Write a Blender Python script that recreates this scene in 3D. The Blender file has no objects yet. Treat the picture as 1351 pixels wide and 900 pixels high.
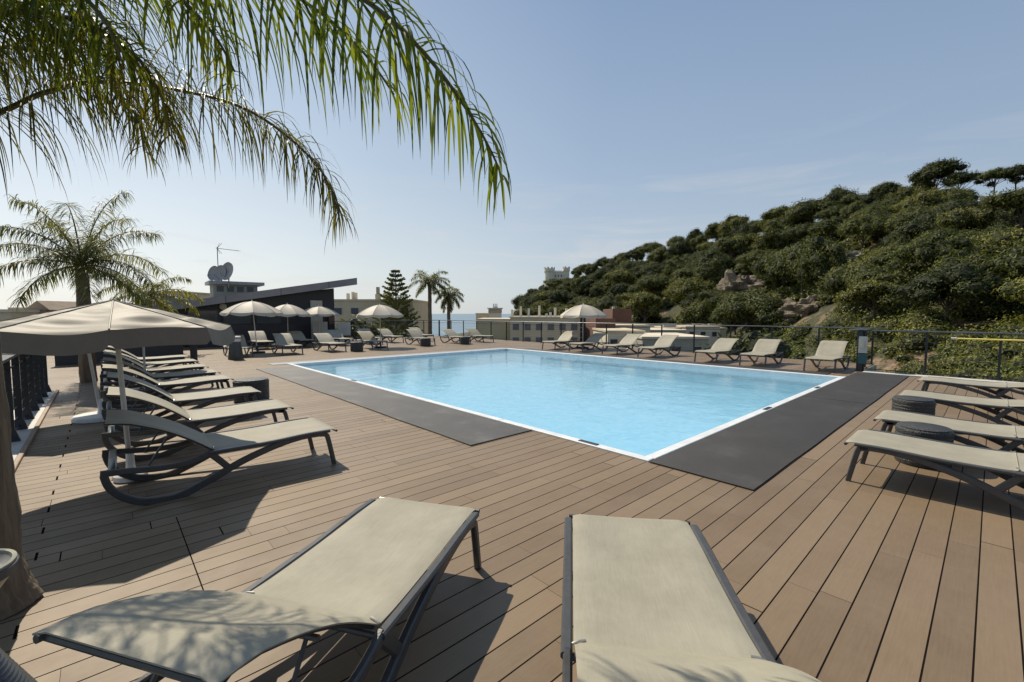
import bpy, math, random
import numpy as np
from mathutils import Vector, Matrix, noise
R = math.radians
random.seed(7)
scene = bpy.context.scene
COL = scene.collection
H = 1.6
# world axes: x runs along the deck boards, y across them (towards the sun); camera stands at the origin
UX, UY = -0.67872, 0.73440
VX, VY = 0.73458, 0.67852
PITCH = math.atan(36 / 586)
CP, SP = math.cos(PITCH), math.sin(PITCH)

def W(cx, cy):
    """survey grid (right, ahead of the tripod) -> world x, y"""
    return (cx * VX + cy * VY, cx * UX + cy * UY)

def at(px, py, Y):
    dx = (px - 675.5) / 586; dy = (450 - py) / 586
    t = Y / (CP + dy * SP)
    x, y = W(dx * t, Y)
    return Vector((x, y, H + (-SP + dy * CP) * t))

def CW(cx, cy, z):
    x, y = W(cx, cy)
    return Vector((x, y, z))

# ------------------------------------------------------------------ materials
def new_mat(name):
    m = bpy.data.materials.new(name); m.use_nodes = True
    nt = m.node_tree
    return m, nt, nt.nodes['Principled BSDF'], nt.nodes['Material Output']

def N(nt, kind, **kw):
    n = nt.nodes.new(kind)
    for k, v in kw.items():
        if k.startswith('i_'):
            key = k[2:]
            n.inputs[int(key) if key.isdigit() else key.replace('_', ' ')].default_value = v
        else: setattr(n, k, v)
    return n

def math_node(nt, op, a, b=None, c=None):
    n = nt.nodes.new('ShaderNodeMath'); n.operation = op
    for i, v in enumerate((a, b, c)):
        if v is None: continue
        if isinstance(v, (int, float)): n.inputs[i].default_value = v
        else: nt.links.new(v, n.inputs[i])
    return n.outputs[0]

def mixc(nt, fac, a, b, blend='MIX'):
    n = nt.nodes.new('ShaderNodeMix'); n.data_type = 'RGBA'; n.blend_type = blend
    for s, v in ((n.inputs[0], fac), (n.inputs[6], a), (n.inputs[7], b)):
        if isinstance(v, (int, float)): s.default_value = v
        elif isinstance(v, (tuple, list)): s.default_value = (*v, 1) if len(v) == 3 else v
        else: nt.links.new(v, s)
    return n.outputs[2]

def ramp(nt, fac, stops):
    n = nt.nodes.new('ShaderNodeValToRGB')
    el = n.color_ramp.elements
    while len(el) < len(stops): el.new(0.5)
    for e, (p, c) in zip(el, stops):
        e.position = p; e.color = (*c, 1) if len(c) == 3 else c
    nt.links.new(fac, n.inputs[0])
    return n.outputs[0]

def simple(name, c1, c2=None, rough=0.6, metal=0.0, scale=6.0, bump=0.0, bscale=None, stretch=(1, 1, 1), detail=6, spec=0.5, coord='Object'):
    m, nt, bs, out = new_mat(name)
    if c2 is None: c2 = tuple(x * 0.8 for x in c1)
    tc = N(nt, 'ShaderNodeTexCoord')
    mp = N(nt, 'ShaderNodeMapping'); mp.inputs['Scale'].default_value = stretch
    nt.links.new(tc.outputs[coord], mp.inputs[0])
    no = N(nt, 'ShaderNodeTexNoise', i_Scale=scale, i_Detail=detail, i_Roughness=0.6)
    nt.links.new(mp.outputs[0], no.inputs[0])
    c = ramp(nt, no.outputs[0], [(0.3, c2), (0.7, c1)])
    nt.links.new(c, bs.inputs['Base Color'])
    bs.inputs['Roughness'].default_value = rough
    bs.inputs['Metallic'].default_value = metal
    bs.inputs['Specular IOR Level'].default_value = spec
    if bump:
        n2 = N(nt, 'ShaderNodeTexNoise', i_Scale=bscale or scale * 4, i_Detail=6)
        nt.links.new(mp.outputs[0], n2.inputs[0])
        b = N(nt, 'ShaderNodeBump', i_Strength=bump, i_Distance=0.02)
        nt.links.new(n2.outputs[0], b.inputs['Height'])
        nt.links.new(b.outputs[0], bs.inputs['Normal'])
    return m

BW = 0.1555; BPH = 0.0
def deck_material():
    m, nt, bs, out = new_mat('composite_decking')
    tc = N(nt, 'ShaderNodeTexCoord'); sx = N(nt, 'ShaderNodeSeparateXYZ')
    nt.links.new(tc.outputs['Object'], sx.inputs[0])
    x, y = sx.outputs[0], sx.outputs[1]
    r = math_node(nt, 'DIVIDE', math_node(nt, 'ADD', y, 100 + BPH), BW)
    row = math_node(nt, 'FLOOR', r); fr = math_node(nt, 'FRACT', r)
    wn = N(nt, 'ShaderNodeTexWhiteNoise', noise_dimensions='1D'); nt.links.new(row, wn.inputs['W'])
    L = 2.05
    s = math_node(nt, 'ADD', math_node(nt, 'DIVIDE', math_node(nt, 'ADD', x, 100), L), wn.outputs[0])
    # the long joint where the deck was laid in two fields (x about 0.37)
    col = math_node(nt, 'FLOOR', s); fs = math_node(nt, 'FRACT', s)
    cv = N(nt, 'ShaderNodeCombineXYZ'); nt.links.new(row, cv.inputs[0]); nt.links.new(col, cv.inputs[1])
    wn2 = N(nt, 'ShaderNodeTexWhiteNoise', noise_dimensions='3D'); nt.links.new(cv.outputs[0], wn2.inputs[0])
    gap = math_node(nt, 'LESS_THAN', fr, 0.05)
    # joint: the random half of them are tight
    wide = math_node(nt, 'MULTIPLY_ADD', math_node(nt, 'POWER', wn2.outputs[0], 5.0), 0.0035, 0.0008)
    jt = math_node(nt, 'LESS_THAN', fs, wide)
    # slits at x=-0.4 (short dashes) and at x = .37 for y in 2.9..4.4
    ds = math_node(nt, 'LESS_THAN', math_node(nt, 'ABSOLUTE', math_node(nt, 'ADD', x, 0.38)), 0.007)
    dd = math_node(nt, 'GREATER_THAN', math_node(nt, 'FRACT', math_node(nt, 'MULTIPLY', y, 2.1)), 0.72)
    ds = math_node(nt, 'MULTIPLY', ds, dd)
    d2 = math_node(nt, 'LESS_THAN', math_node(nt, 'ABSOLUTE', math_node(nt, 'SUBTRACT', x, 0.37)), 0.0035)
    d2 = math_node(nt, 'MULTIPLY', d2, math_node(nt, 'LESS_THAN', math_node(nt, 'ABSOLUTE', math_node(nt, 'SUBTRACT', y, 3.6)), 0.7))
    dark = math_node(nt, 'MAXIMUM', math_node(nt, 'MAXIMUM', gap, jt), math_node(nt, 'MAXIMUM', ds, d2))
    tone = ramp(nt, wn2.outputs[0], [(0.0, (0.132, 0.089, 0.052)), (0.5, (0.168, 0.115, 0.067)), (1.0, (0.206, 0.144, 0.087))])
    # grain along the boards + dust patches
    mp = N(nt, 'ShaderNodeMapping'); mp.inputs['Scale'].default_value = (1.2, 22, 1)
    nt.links.new(tc.outputs['Object'], mp.inputs[0])
    g = N(nt, 'ShaderNodeTexNoise', i_Scale=4.0, i_Detail=8, i_Roughness=0.7); nt.links.new(mp.outputs[0], g.inputs[0])
    d = N(nt, 'ShaderNodeTexNoise', i_Scale=1.1, i_Detail=9, i_Roughness=0.68); nt.links.new(tc.outputs['Object'], d.inputs[0])
    c = mixc(nt, 0.17, tone, ramp(nt, g.outputs[0], [(0.25, (0.075, 0.053, 0.033)), (0.75, (0.33, 0.25, 0.158))]))
    c = mixc(nt, math_node(nt, 'MULTIPLY', ramp(nt, d.outputs[0], [(0.42, (0, 0, 0)), (0.75, (1, 1, 1))]), 0.45), c, (0.268, 0.20, 0.128))
    d3 = N(nt, 'ShaderNodeTexNoise', i_Scale=5.0, i_Detail=8, i_Roughness=0.75, i_Distortion=1.2); nt.links.new(tc.outputs['Object'], d3.inputs[0])
    c = mixc(nt, math_node(nt, 'MULTIPLY', ramp(nt, d3.outputs[0], [(0.56, (0, 0, 0)), (0.72, (1, 1, 1))]), 0.22), c, (0.17, 0.12, 0.085))
    c = mixc(nt, dark, c, (0.012, 0.010, 0.009))
    nt.links.new(c, bs.inputs['Base Color'])
    rr = ramp(nt, d.outputs[0], [(0.3, (0.62, 0.62, 0.62)), (0.7, (0.46, 0.46, 0.46))])
    nt.links.new(rr, bs.inputs['Roughness'])
    bs.inputs['Specular IOR Level'].default_value = 0.4
    nt.links.new(math_node(nt, 'MULTIPLY_ADD', dark, -0.4, 0.4), bs.inputs['Specular IOR Level'])
    hgt = math_node(nt, 'MULTIPLY_ADD', dark, -1.0, math_node(nt, 'MULTIPLY', g.outputs[0], 0.10))
    # slight crown + groove profile of every board
    b = N(nt, 'ShaderNodeBump', i_Strength=0.5, i_Distance=0.004); nt.links.new(hgt, b.inputs['Height'])
    nt.links.new(b.outputs[0], bs.inputs['Normal'])
    return m

def water_material():
    m, nt, bs, out = new_mat('pool_water')
    nt.nodes.remove(bs)
    tc = N(nt, 'ShaderNodeTexCoord')
    n1 = N(nt, 'ShaderNodeTexNoise', i_Scale=1.7, i_Detail=5, i_Roughness=0.55, i_Distortion=0.5); nt.links.new(tc.outputs['Object'], n1.inputs[0])
    n2 = N(nt, 'ShaderNodeTexNoise', i_Scale=7.0, i_Detail=4, i_Distortion=0.8); nt.links.new(tc.outputs['Object'], n2.inputs[0])
    hh = math_node(nt, 'MULTIPLY_ADD', n2.outputs[0], 0.3, n1.outputs[0])
    b = N(nt, 'ShaderNodeBump', i_Strength=0.18, i_Distance=0.06); nt.links.new(hh, b.inputs['Height'])
    fr = N(nt, 'ShaderNodeFresnel', i_IOR=1.33); nt.links.new(b.outputs[0], fr.inputs['Normal'])
    tr = N(nt, 'ShaderNodeBsdfTransparent'); tr.inputs[0].default_value = (0.74, 0.93, 1.0, 1)
    df = N(nt, 'ShaderNodeBsdfDiffuse'); nt.links.new(b.outputs[0], df.inputs['Normal'])
    cc = ramp(nt, n2.outputs[0], [(0.3, (0.30, 0.60, 0.77)), (0.7, (0.44, 0.72, 0.85))])
    nt.links.new(cc, df.inputs[0])
    mx = N(nt, 'ShaderNodeMixShader', i_0=0.50); nt.links.new(tr.outputs[0], mx.inputs[1]); nt.links.new(df.outputs[0], mx.inputs[2])
    gl = N(nt, 'ShaderNodeBsdfGlossy', i_Roughness=0.03); nt.links.new(b.outputs[0], gl.inputs['Normal'])
    m2 = N(nt, 'ShaderNodeMixShader'); nt.links.new(math_node(nt, 'MULTIPLY', fr.outputs[0], 1.0), m2.inputs[0])
    nt.links.new(mx.outputs[0], m2.inputs[1]); nt.links.new(gl.outputs[0], m2.inputs[2])
    nt.links.new(m2.outputs[0], out.inputs[0])
    return m

def fabric(name, c1, c2, trans=0.25, weave=900):
    m, nt, bs, out = new_mat(name)
    tc = N(nt, 'ShaderNodeTexCoord')
    n1 = N(nt, 'ShaderNodeTexNoise', i_Scale=3.5, i_Detail=8, i_Roughness=0.7); nt.links.new(tc.outputs['Object'], n1.inputs[0])
    mp = N(nt, 'ShaderNodeMapping'); mp.inputs['Scale'].default_value = (12, 160, 12); nt.links.new(tc.outputs['Object'], mp.inputs[0])
    n2 = N(nt, 'ShaderNodeTexNoise', i_Scale=1.0, i_Detail=5); nt.links.new(mp.outputs[0], n2.inputs[0])
    c = ramp(nt, n1.outputs[0], [(0.3, c2), (0.65, c1)])
    c = mixc(nt, 0.15, c, ramp(nt, n2.outputs[0], [(0.3, tuple(x * .72 for x in c2)), (0.7, tuple(min(1, x * 1.12) for x in c1))]))
    nt.links.new(c, bs.inputs['Base Color'])
    bs.inputs['Roughness'].default_value = 0.6
    bs.inputs['Specular IOR Level'].default_value = 0.35
    b = N(nt, 'ShaderNodeBump', i_Strength=0.25, i_Distance=0.002); nt.links.new(n2.outputs[0], b.inputs['Height']); nt.links.new(b.outputs[0], bs.inputs['Normal'])
    tl = N(nt, 'ShaderNodeBsdfTranslucent'); nt.links.new(c, tl.inputs[0])
    mx = N(nt, 'ShaderNodeMixShader', i_0=trans)
    nt.links.new(bs.outputs[0], mx.inputs[1]); nt.links.new(tl.outputs[0], mx.inputs[2]); nt.links.new(mx.outputs[0], out.inputs[0])
    return m

def leafmat(name, c1, c2, c3, trans=0.35, scale=0.6, rough=0.5, isl=0.5, orn=0.3):
    m, nt, bs, out = new_mat(name)
    geo = N(nt, 'ShaderNodeNewGeometry'); tc = N(nt, 'ShaderNodeTexCoord'); oi = N(nt, 'ShaderNodeObjectInfo')
    n1 = N(nt, 'ShaderNodeTexNoise', i_Scale=scale, i_Detail=3); nt.links.new(tc.outputs['Object'], n1.inputs[0])
    f = math_node(nt, 'MULTIPLY_ADD', geo.outputs['Random Per Island'], isl, math_node(nt, 'MULTIPLY', n1.outputs[0], 1.05 - isl))
    f = math_node(nt, 'ADD', f, math_node(nt, 'MULTIPLY_ADD', oi.outputs['Random'], orn, -orn / 2))
    c = ramp(nt, f, [(0.22, c1), (0.5, c2), (0.82, c3)])
    nt.links.new(c, bs.inputs['Base Color'])
    bs.inputs['Roughness'].default_value = rough
    bs.inputs['Specular IOR Level'].default_value = 0.3
    tl = N(nt, 'ShaderNodeBsdfTranslucent'); nt.links.new(mixc(nt, 1.0, c, (1.25, 1.3, 0.6), 'MULTIPLY'), tl.inputs[0])
    mx = N(nt, 'ShaderNodeMixShader', i_0=trans)
    nt.links.new(bs.outputs[0], mx.inputs[1]); nt.links.new(tl.outputs[0], mx.inputs[2]); nt.links.new(mx.outputs[0], out.inputs[0])
    return m

def rib_material(name, c, axis, pitch, rough):
    m, nt, bs, out = new_mat(name)
    tc = N(nt, 'ShaderNodeTexCoord'); sx = N(nt, 'ShaderNodeSeparateXYZ'); nt.links.new(tc.outputs['Object'], sx.inputs[0])
    wv = math_node(nt, 'SINE', math_node(nt, 'MULTIPLY', sx.outputs[axis], 2 * math.pi / pitch))
    wv2 = math_node(nt, 'SINE', math_node(nt, 'MULTIPLY', sx.outputs[1 - axis], 2 * math.pi / (pitch * 1.0)))
    n1 = N(nt, 'ShaderNodeTexNoise', i_Scale=1.6, i_Detail=8, i_Roughness=0.65); nt.links.new(tc.outputs['Object'], n1.inputs[0])
    base = ramp(nt, n1.outputs[0], [(0.3, tuple(x * .65 for x in c)), (0.55, c), (0.75, tuple(x * 2.0 for x in c))])
    base = mixc(nt, math_node(nt, 'MULTIPLY_ADD', wv, 0.3, 0.3), base, tuple(x * .35 for x in c))
    nt.links.new(base, bs.inputs['Base Color']); bs.inputs['Roughness'].default_value = rough
    b = N(nt, 'ShaderNodeBump', i_Strength=0.5, i_Distance=0.004); nt.links.new(math_node(nt, 'MULTIPLY_ADD', wv2, 0.3, wv), b.inputs['Height']); nt.links.new(b.outputs[0], bs.inputs['Normal'])
    return m

def terrain_material():
    m, nt, bs, out = new_mat('hillside_ground')
    tc = N(nt, 'ShaderNodeTexCoord'); geo = N(nt, 'ShaderNodeNewGeometry')
    n1 = N(nt, 'ShaderNodeTexNoise', i_Scale=0.09, i_Detail=10, i_Roughness=0.65); nt.links.new(tc.outputs['Object'], n1.inputs[0])
    n2 = N(nt, 'ShaderNodeTexNoise', i_Scale=1.3, i_Detail=8, i_Roughness=0.7); nt.links.new(tc.outputs['Object'], n2.inputs[0])
    veg = ramp(nt, n2.outputs[0], [(0.3, (0.018, 0.022, 0.010)), (0.7, (0.075, 0.075, 0.032))])
    soil = ramp(nt, n2.outputs[0], [(0.3, (0.15, 0.09, 0.055)), (0.7, (0.30, 0.21, 0.14))])
    c = mixc(nt, ramp(nt, n1.outputs[0], [(0.55, (0, 0, 0)), (0.63, (1, 1, 1))]), veg, soil)
    nt.links.new(c, bs.inputs['Base Color']); bs.inputs['Roughness'].default_value = 0.95
    b = N(nt, 'ShaderNodeBump', i_Strength=0.8, i_Distance=0.4); nt.links.new(n2.outputs[0], b.inputs['Height']); nt.links.new(b.outputs[0], bs.inputs['Normal'])
    return m

def sea_material():
    m, nt, bs, out = new_mat('sea_water')
    tc = N(nt, 'ShaderNodeTexCoord')
    n1 = N(nt, 'ShaderNodeTexNoise', i_Scale=0.02, i_Detail=9, i_Roughness=0.6); nt.links.new(tc.outputs['Object'], n1.inputs[0])
    c = ramp(nt, n1.outputs[0], [(0.3, (0.09, 0.16, 0.21)), (0.7, (0.14, 0.22, 0.27))])
    nt.links.new(c, bs.inputs['Base Color']); bs.inputs['Roughness'].default_value = 0.4
    b = N(nt, 'ShaderNodeBump', i_Strength=0.5, i_Distance=2.0); nt.links.new(n1.outputs[0], b.inputs['Height']); nt.links.new(b.outputs[0], bs.inputs['Normal'])
    return m

def basin_material():
    m, nt, bs, out = new_mat('pool_liner')
    tc = N(nt, 'ShaderNodeTexCoord')
    v = N(nt, 'ShaderNodeTexVoronoi', feature='SMOOTH_F1', i_Scale=3.2); nt.links.new(tc.outputs['Object'], v.inputs[0])
    c = ramp(nt, v.outputs[0], [(0.1, (0.38, 0.70, 0.88)), (0.8, (0.50, 0.80, 0.93))])
    nt.links.new(c, bs.inputs['Base Color']); bs.inputs['Roughness'].default_value = 0.5
    return m

M = {}
M['deck'] = deck_material()
M['water'] = water_material()
M['basin'] = basin_material()
M['terrain'] = terrain_material()
M['sea'] = sea_material()
M['coping'] = simple('white_coping', (0.72, 0.73, 0.72), (0.58, 0.6, 0.6), 0.45, scale=5, bump=0.1)
M['greystone'] = simple('grey_edge_slab', (0.33, 0.34, 0.35), (0.24, 0.25, 0.26), 0.5, scale=8, bump=0.1)
M['matR'] = rib_material('ribbed_rubber', (0.040, 0.036, 0.032), 0, 0.014, 0.6)
M['matL'] = rib_material('ribbed_rubber_dusty', (0.10, 0.094, 0.085), 1, 0.014, 0.5)
M['sling'] = fabric('taupe_sling_fabric', (0.40, 0.37, 0.285), (0.31, 0.285, 0.215), 0.15)
M['canopy'] = fabric('pale_canvas', (0.54, 0.48, 0.385), (0.46, 0.41, 0.32), 0.10)
M['valance_shade'] = fabric('shaded_taupe_valance', (0.20, 0.165, 0.125), (0.165, 0.135, 0.10), 0.04)  # same canvas as the canopy, its shade painted in as a darker colour
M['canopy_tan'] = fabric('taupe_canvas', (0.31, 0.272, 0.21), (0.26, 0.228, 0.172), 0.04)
M['frame'] = simple('charcoal_plastic', (0.068, 0.068, 0.066), (0.048, 0.048, 0.047), 0.34, scale=30, bump=0.05)
M['clip'] = simple('brushed_steel', (0.55, 0.54, 0.5), None, 0.3, 0.9, 30)
M['white_metal'] = simple('white_paint', (0.74, 0.73, 0.70), (0.62, 0.61, 0.57), 0.4, scale=9)
M['pole'] = simple('aluminium_pole', (0.60, 0.58, 0.53), (0.50, 0.48, 0.44), 0.4, 0.2, 14)
M['dark_metal'] = simple('anthracite_metal', (0.030, 0.033, 0.038), (0.022, 0.024, 0.028), 0.38, 0.3, 12)
M['rail_metal'] = simple('grey_rail_metal', (0.16, 0.175, 0.18), (0.11, 0.12, 0.125), 0.32, 0.6, 12)
M['wicker'] = simple('black_woven_resin', (0.060, 0.060, 0.058), (0.014, 0.014, 0.014), 0.42, scale=55, bump=0.9, bscale=70)
M['trunk'] = simple('palm_bark', (0.24, 0.175, 0.11), (0.07, 0.05, 0.034), 0.9, scale=9, bump=1.0, bscale=34, stretch=(1.6, 1.6, 0.22), detail=10)
M['bark'] = simple('pine_bark', (0.13, 0.09, 0.06), (0.05, 0.036, 0.026), 0.9, scale=4, bump=0.6, stretch=(1, 1, 0.3))
M['leaf_near'] = leafmat('palm_leaflet', (0.042, 0.060, 0.008), (0.135, 0.165, 0.018), (0.31, 0.30, 0.055), 0.6, 1.2)
M['leaf_dry'] = leafmat('palm_leaflet_dry', (0.055, 0.048, 0.016), (0.12, 0.115, 0.022), (0.26, 0.21, 0.07), 0.45, 1.6)
M['leaf_mid'] = leafmat('palm_leaflet_distant', (0.05, 0.062, 0.018), (0.13, 0.145, 0.035), (0.30, 0.25, 0.08), 0.38, 0.9)
M['leaf_gold'] = leafmat('palm_leaflet_golden', (0.09, 0.095, 0.02), (0.20, 0.195, 0.035), (0.36, 0.31, 0.08), 0.45, 0.9)
M['rachis'] = simple('palm_rachis', (0.13, 0.13, 0.045), (0.08, 0.07, 0.03), 0.5, scale=5)
M['pine'] = leafmat('pine_needles', (0.040, 0.050, 0.010), (0.098, 0.110, 0.018), (0.19, 0.182, 0.036), 0.16, 0.35, 0.7, isl=0.22, orn=0.5)
M['pine2'] = leafmat('pine_needles_dark', (0.026, 0.036, 0.010), (0.068, 0.082, 0.017), (0.135, 0.137, 0.030), 0.16, 0.35, 0.7, isl=0.22, orn=0.5)
M['shrub'] = leafmat('shrub_leaves', (0.032, 0.042, 0.010), (0.095, 0.108, 0.020), (0.21, 0.205, 0.045), 0.25, 0.22, 0.6, isl=0.25)
M['shrub_bright'] = leafmat('bright_shrub_leaves', (0.05, 0.075, 0.012), (0.11, 0.15, 0.02), (0.20, 0.22, 0.04), 0.3, 0.35, 0.6)
M['rock'] = simple('ochre_rock', (0.24, 0.19, 0.13), (0.09, 0.075, 0.055), 0.9, scale=0.7, bump=1.0, bscale=1.5, detail=10)
M['greyrock'] = simple('grey_rock', (0.26, 0.25, 0.22), (0.16, 0.15, 0.13), 0.9, scale=1.0, bump=1.0, bscale=2.0)
M['earth'] = simple('red_earth', (0.24, 0.13, 0.08), (0.13, 0.10, 0.05), 0.95, scale=0.8, bump=1.0, bscale=2)
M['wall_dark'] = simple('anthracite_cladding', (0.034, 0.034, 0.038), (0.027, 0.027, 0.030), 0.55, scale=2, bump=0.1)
M['fascia'] = simple('grey_zinc_fascia', (0.25, 0.235, 0.24), (0.205, 0.19, 0.195), 0.4, 0.2, scale=2)
M['plaster'] = simple('cream_plaster', (0.62, 0.52, 0.36), (0.52, 0.44, 0.30), 0.85, scale=0.5, bump=0.2)
M['plaster2'] = simple('pale_plaster', (0.68, 0.60, 0.46), (0.58, 0.51, 0.39), 0.85, scale=0.6, bump=0.2)
M['plaster3'] = simple('khaki_render', (0.50, 0.44, 0.28), (0.42, 0.37, 0.24), 0.85, scale=0.6, bump=0.2)
M['castle'] = simple('castle_stone', (0.80, 0.72, 0.56), (0.62, 0.56, 0.43), 0.9, scale=0.3, bump=0.3)
M['brick'] = simple('red_brown_render', (0.17, 0.085, 0.058), (0.125, 0.062, 0.042), 0.85, scale=0.8)
M['tiles'] = simple('roof_tiles', (0.34, 0.26, 0.18), (0.26, 0.19, 0.13), 0.85, scale=2)
M['window'] = simple('window_dark', (0.045, 0.05, 0.06), (0.03, 0.035, 0.04), 0.15, scale=2)
M['bluewin'] = simple('grey_shutter', (0.17, 0.15, 0.14), (0.11, 0.10, 0.10), 0.5, scale=2)
M['white'] = simple('white_render', (0.56, 0.54, 0.49), (0.42, 0.41, 0.37), 0.6, scale=2)
M['concrete'] = simple('grey_concrete', (0.40, 0.37, 0.30), (0.30, 0.28, 0.22), 0.85, scale=1.2, bump=0.3)
M['wood_edge'] = simple('edge_board', (0.34, 0.24, 0.16), (0.24, 0.165, 0.11), 0.6, scale=5, stretch=(8, 1, 1))
M['yellow'] = simple('yellow_paint', (0.80, 0.72, 0.16), (0.7, 0.6, 0.12), 0.35, scale=8)
M['beige'] = simple('beige_panel', (0.52, 0.49, 0.40), (0.46, 0.43, 0.35), 0.4, scale=5)
M['dish'] = simple('dish_grey', (0.33, 0.32, 0.30), (0.25, 0.24, 0.225), 0.5, scale=5)
M['red'] = simple('dark_red_fabric', (0.18, 0.03, 0.035), (0.12, 0.02, 0.025), 0.7, scale=5)
M['bowl'] = simple('ash_bowl', (0.30, 0.30, 0.22), (0.2, 0.2, 0.15), 0.35, scale=9)
M['teal'] = simple('teal_cover', (0.03, 0.10, 0.12), (0.02, 0.07, 0.08), 0.5, scale=5)

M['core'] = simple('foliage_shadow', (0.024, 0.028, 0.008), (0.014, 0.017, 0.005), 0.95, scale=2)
def glass_mat():
    m, nt, bs, out = new_mat('clear_glass'); nt.nodes.remove(bs)
    tr = N(nt, 'ShaderNodeBsdfTransparent'); tr.inputs[0].default_value = (0.86, 0.92, 0.91, 1)
    gl = N(nt, 'ShaderNodeBsdfGlossy', i_Roughness=0.05)
    fr = N(nt, 'ShaderNodeFresnel', i_IOR=1.4)
    mx = N(nt, 'ShaderNodeMixShader'); nt.links.new(fr.outputs[0], mx.inputs[0]); nt.links.new(tr.outputs[0], mx.inputs[1]); nt.links.new(gl.outputs[0], mx.inputs[2])
    nt.links.new(mx.outputs[0], out.inputs[0])
    return m
M['glass'] = glass_mat()

# ------------------------------------------------------------------ mesh helpers
def catmull(pts, n=6):
    P = [Vector(p) for p in pts]; out = []
    for i in range(len(P) - 1):
        p0 = P[max(i - 1, 0)]; p1 = P[i]; p2 = P[i + 1]; p3 = P[min(i + 2, len(P) - 1)]
        for k in range(n):
            t = k / n
            out.append(0.5 * ((2 * p1) + (p2 - p0) * t + (2 * p0 - 5 * p1 + 4 * p2 - p3) * t * t + (3 * p1 - p0 - 3 * p2 + p3) * t ** 3))
    out.append(P[-1]); return out

_cat = catmull
def catmull(pts, n=6):
    if len(pts[0]) == 2:
        return [(p[0], p[1]) for p in _cat([(a, b, 0) for a, b in pts], n)]
    return _cat(pts, n)

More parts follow.
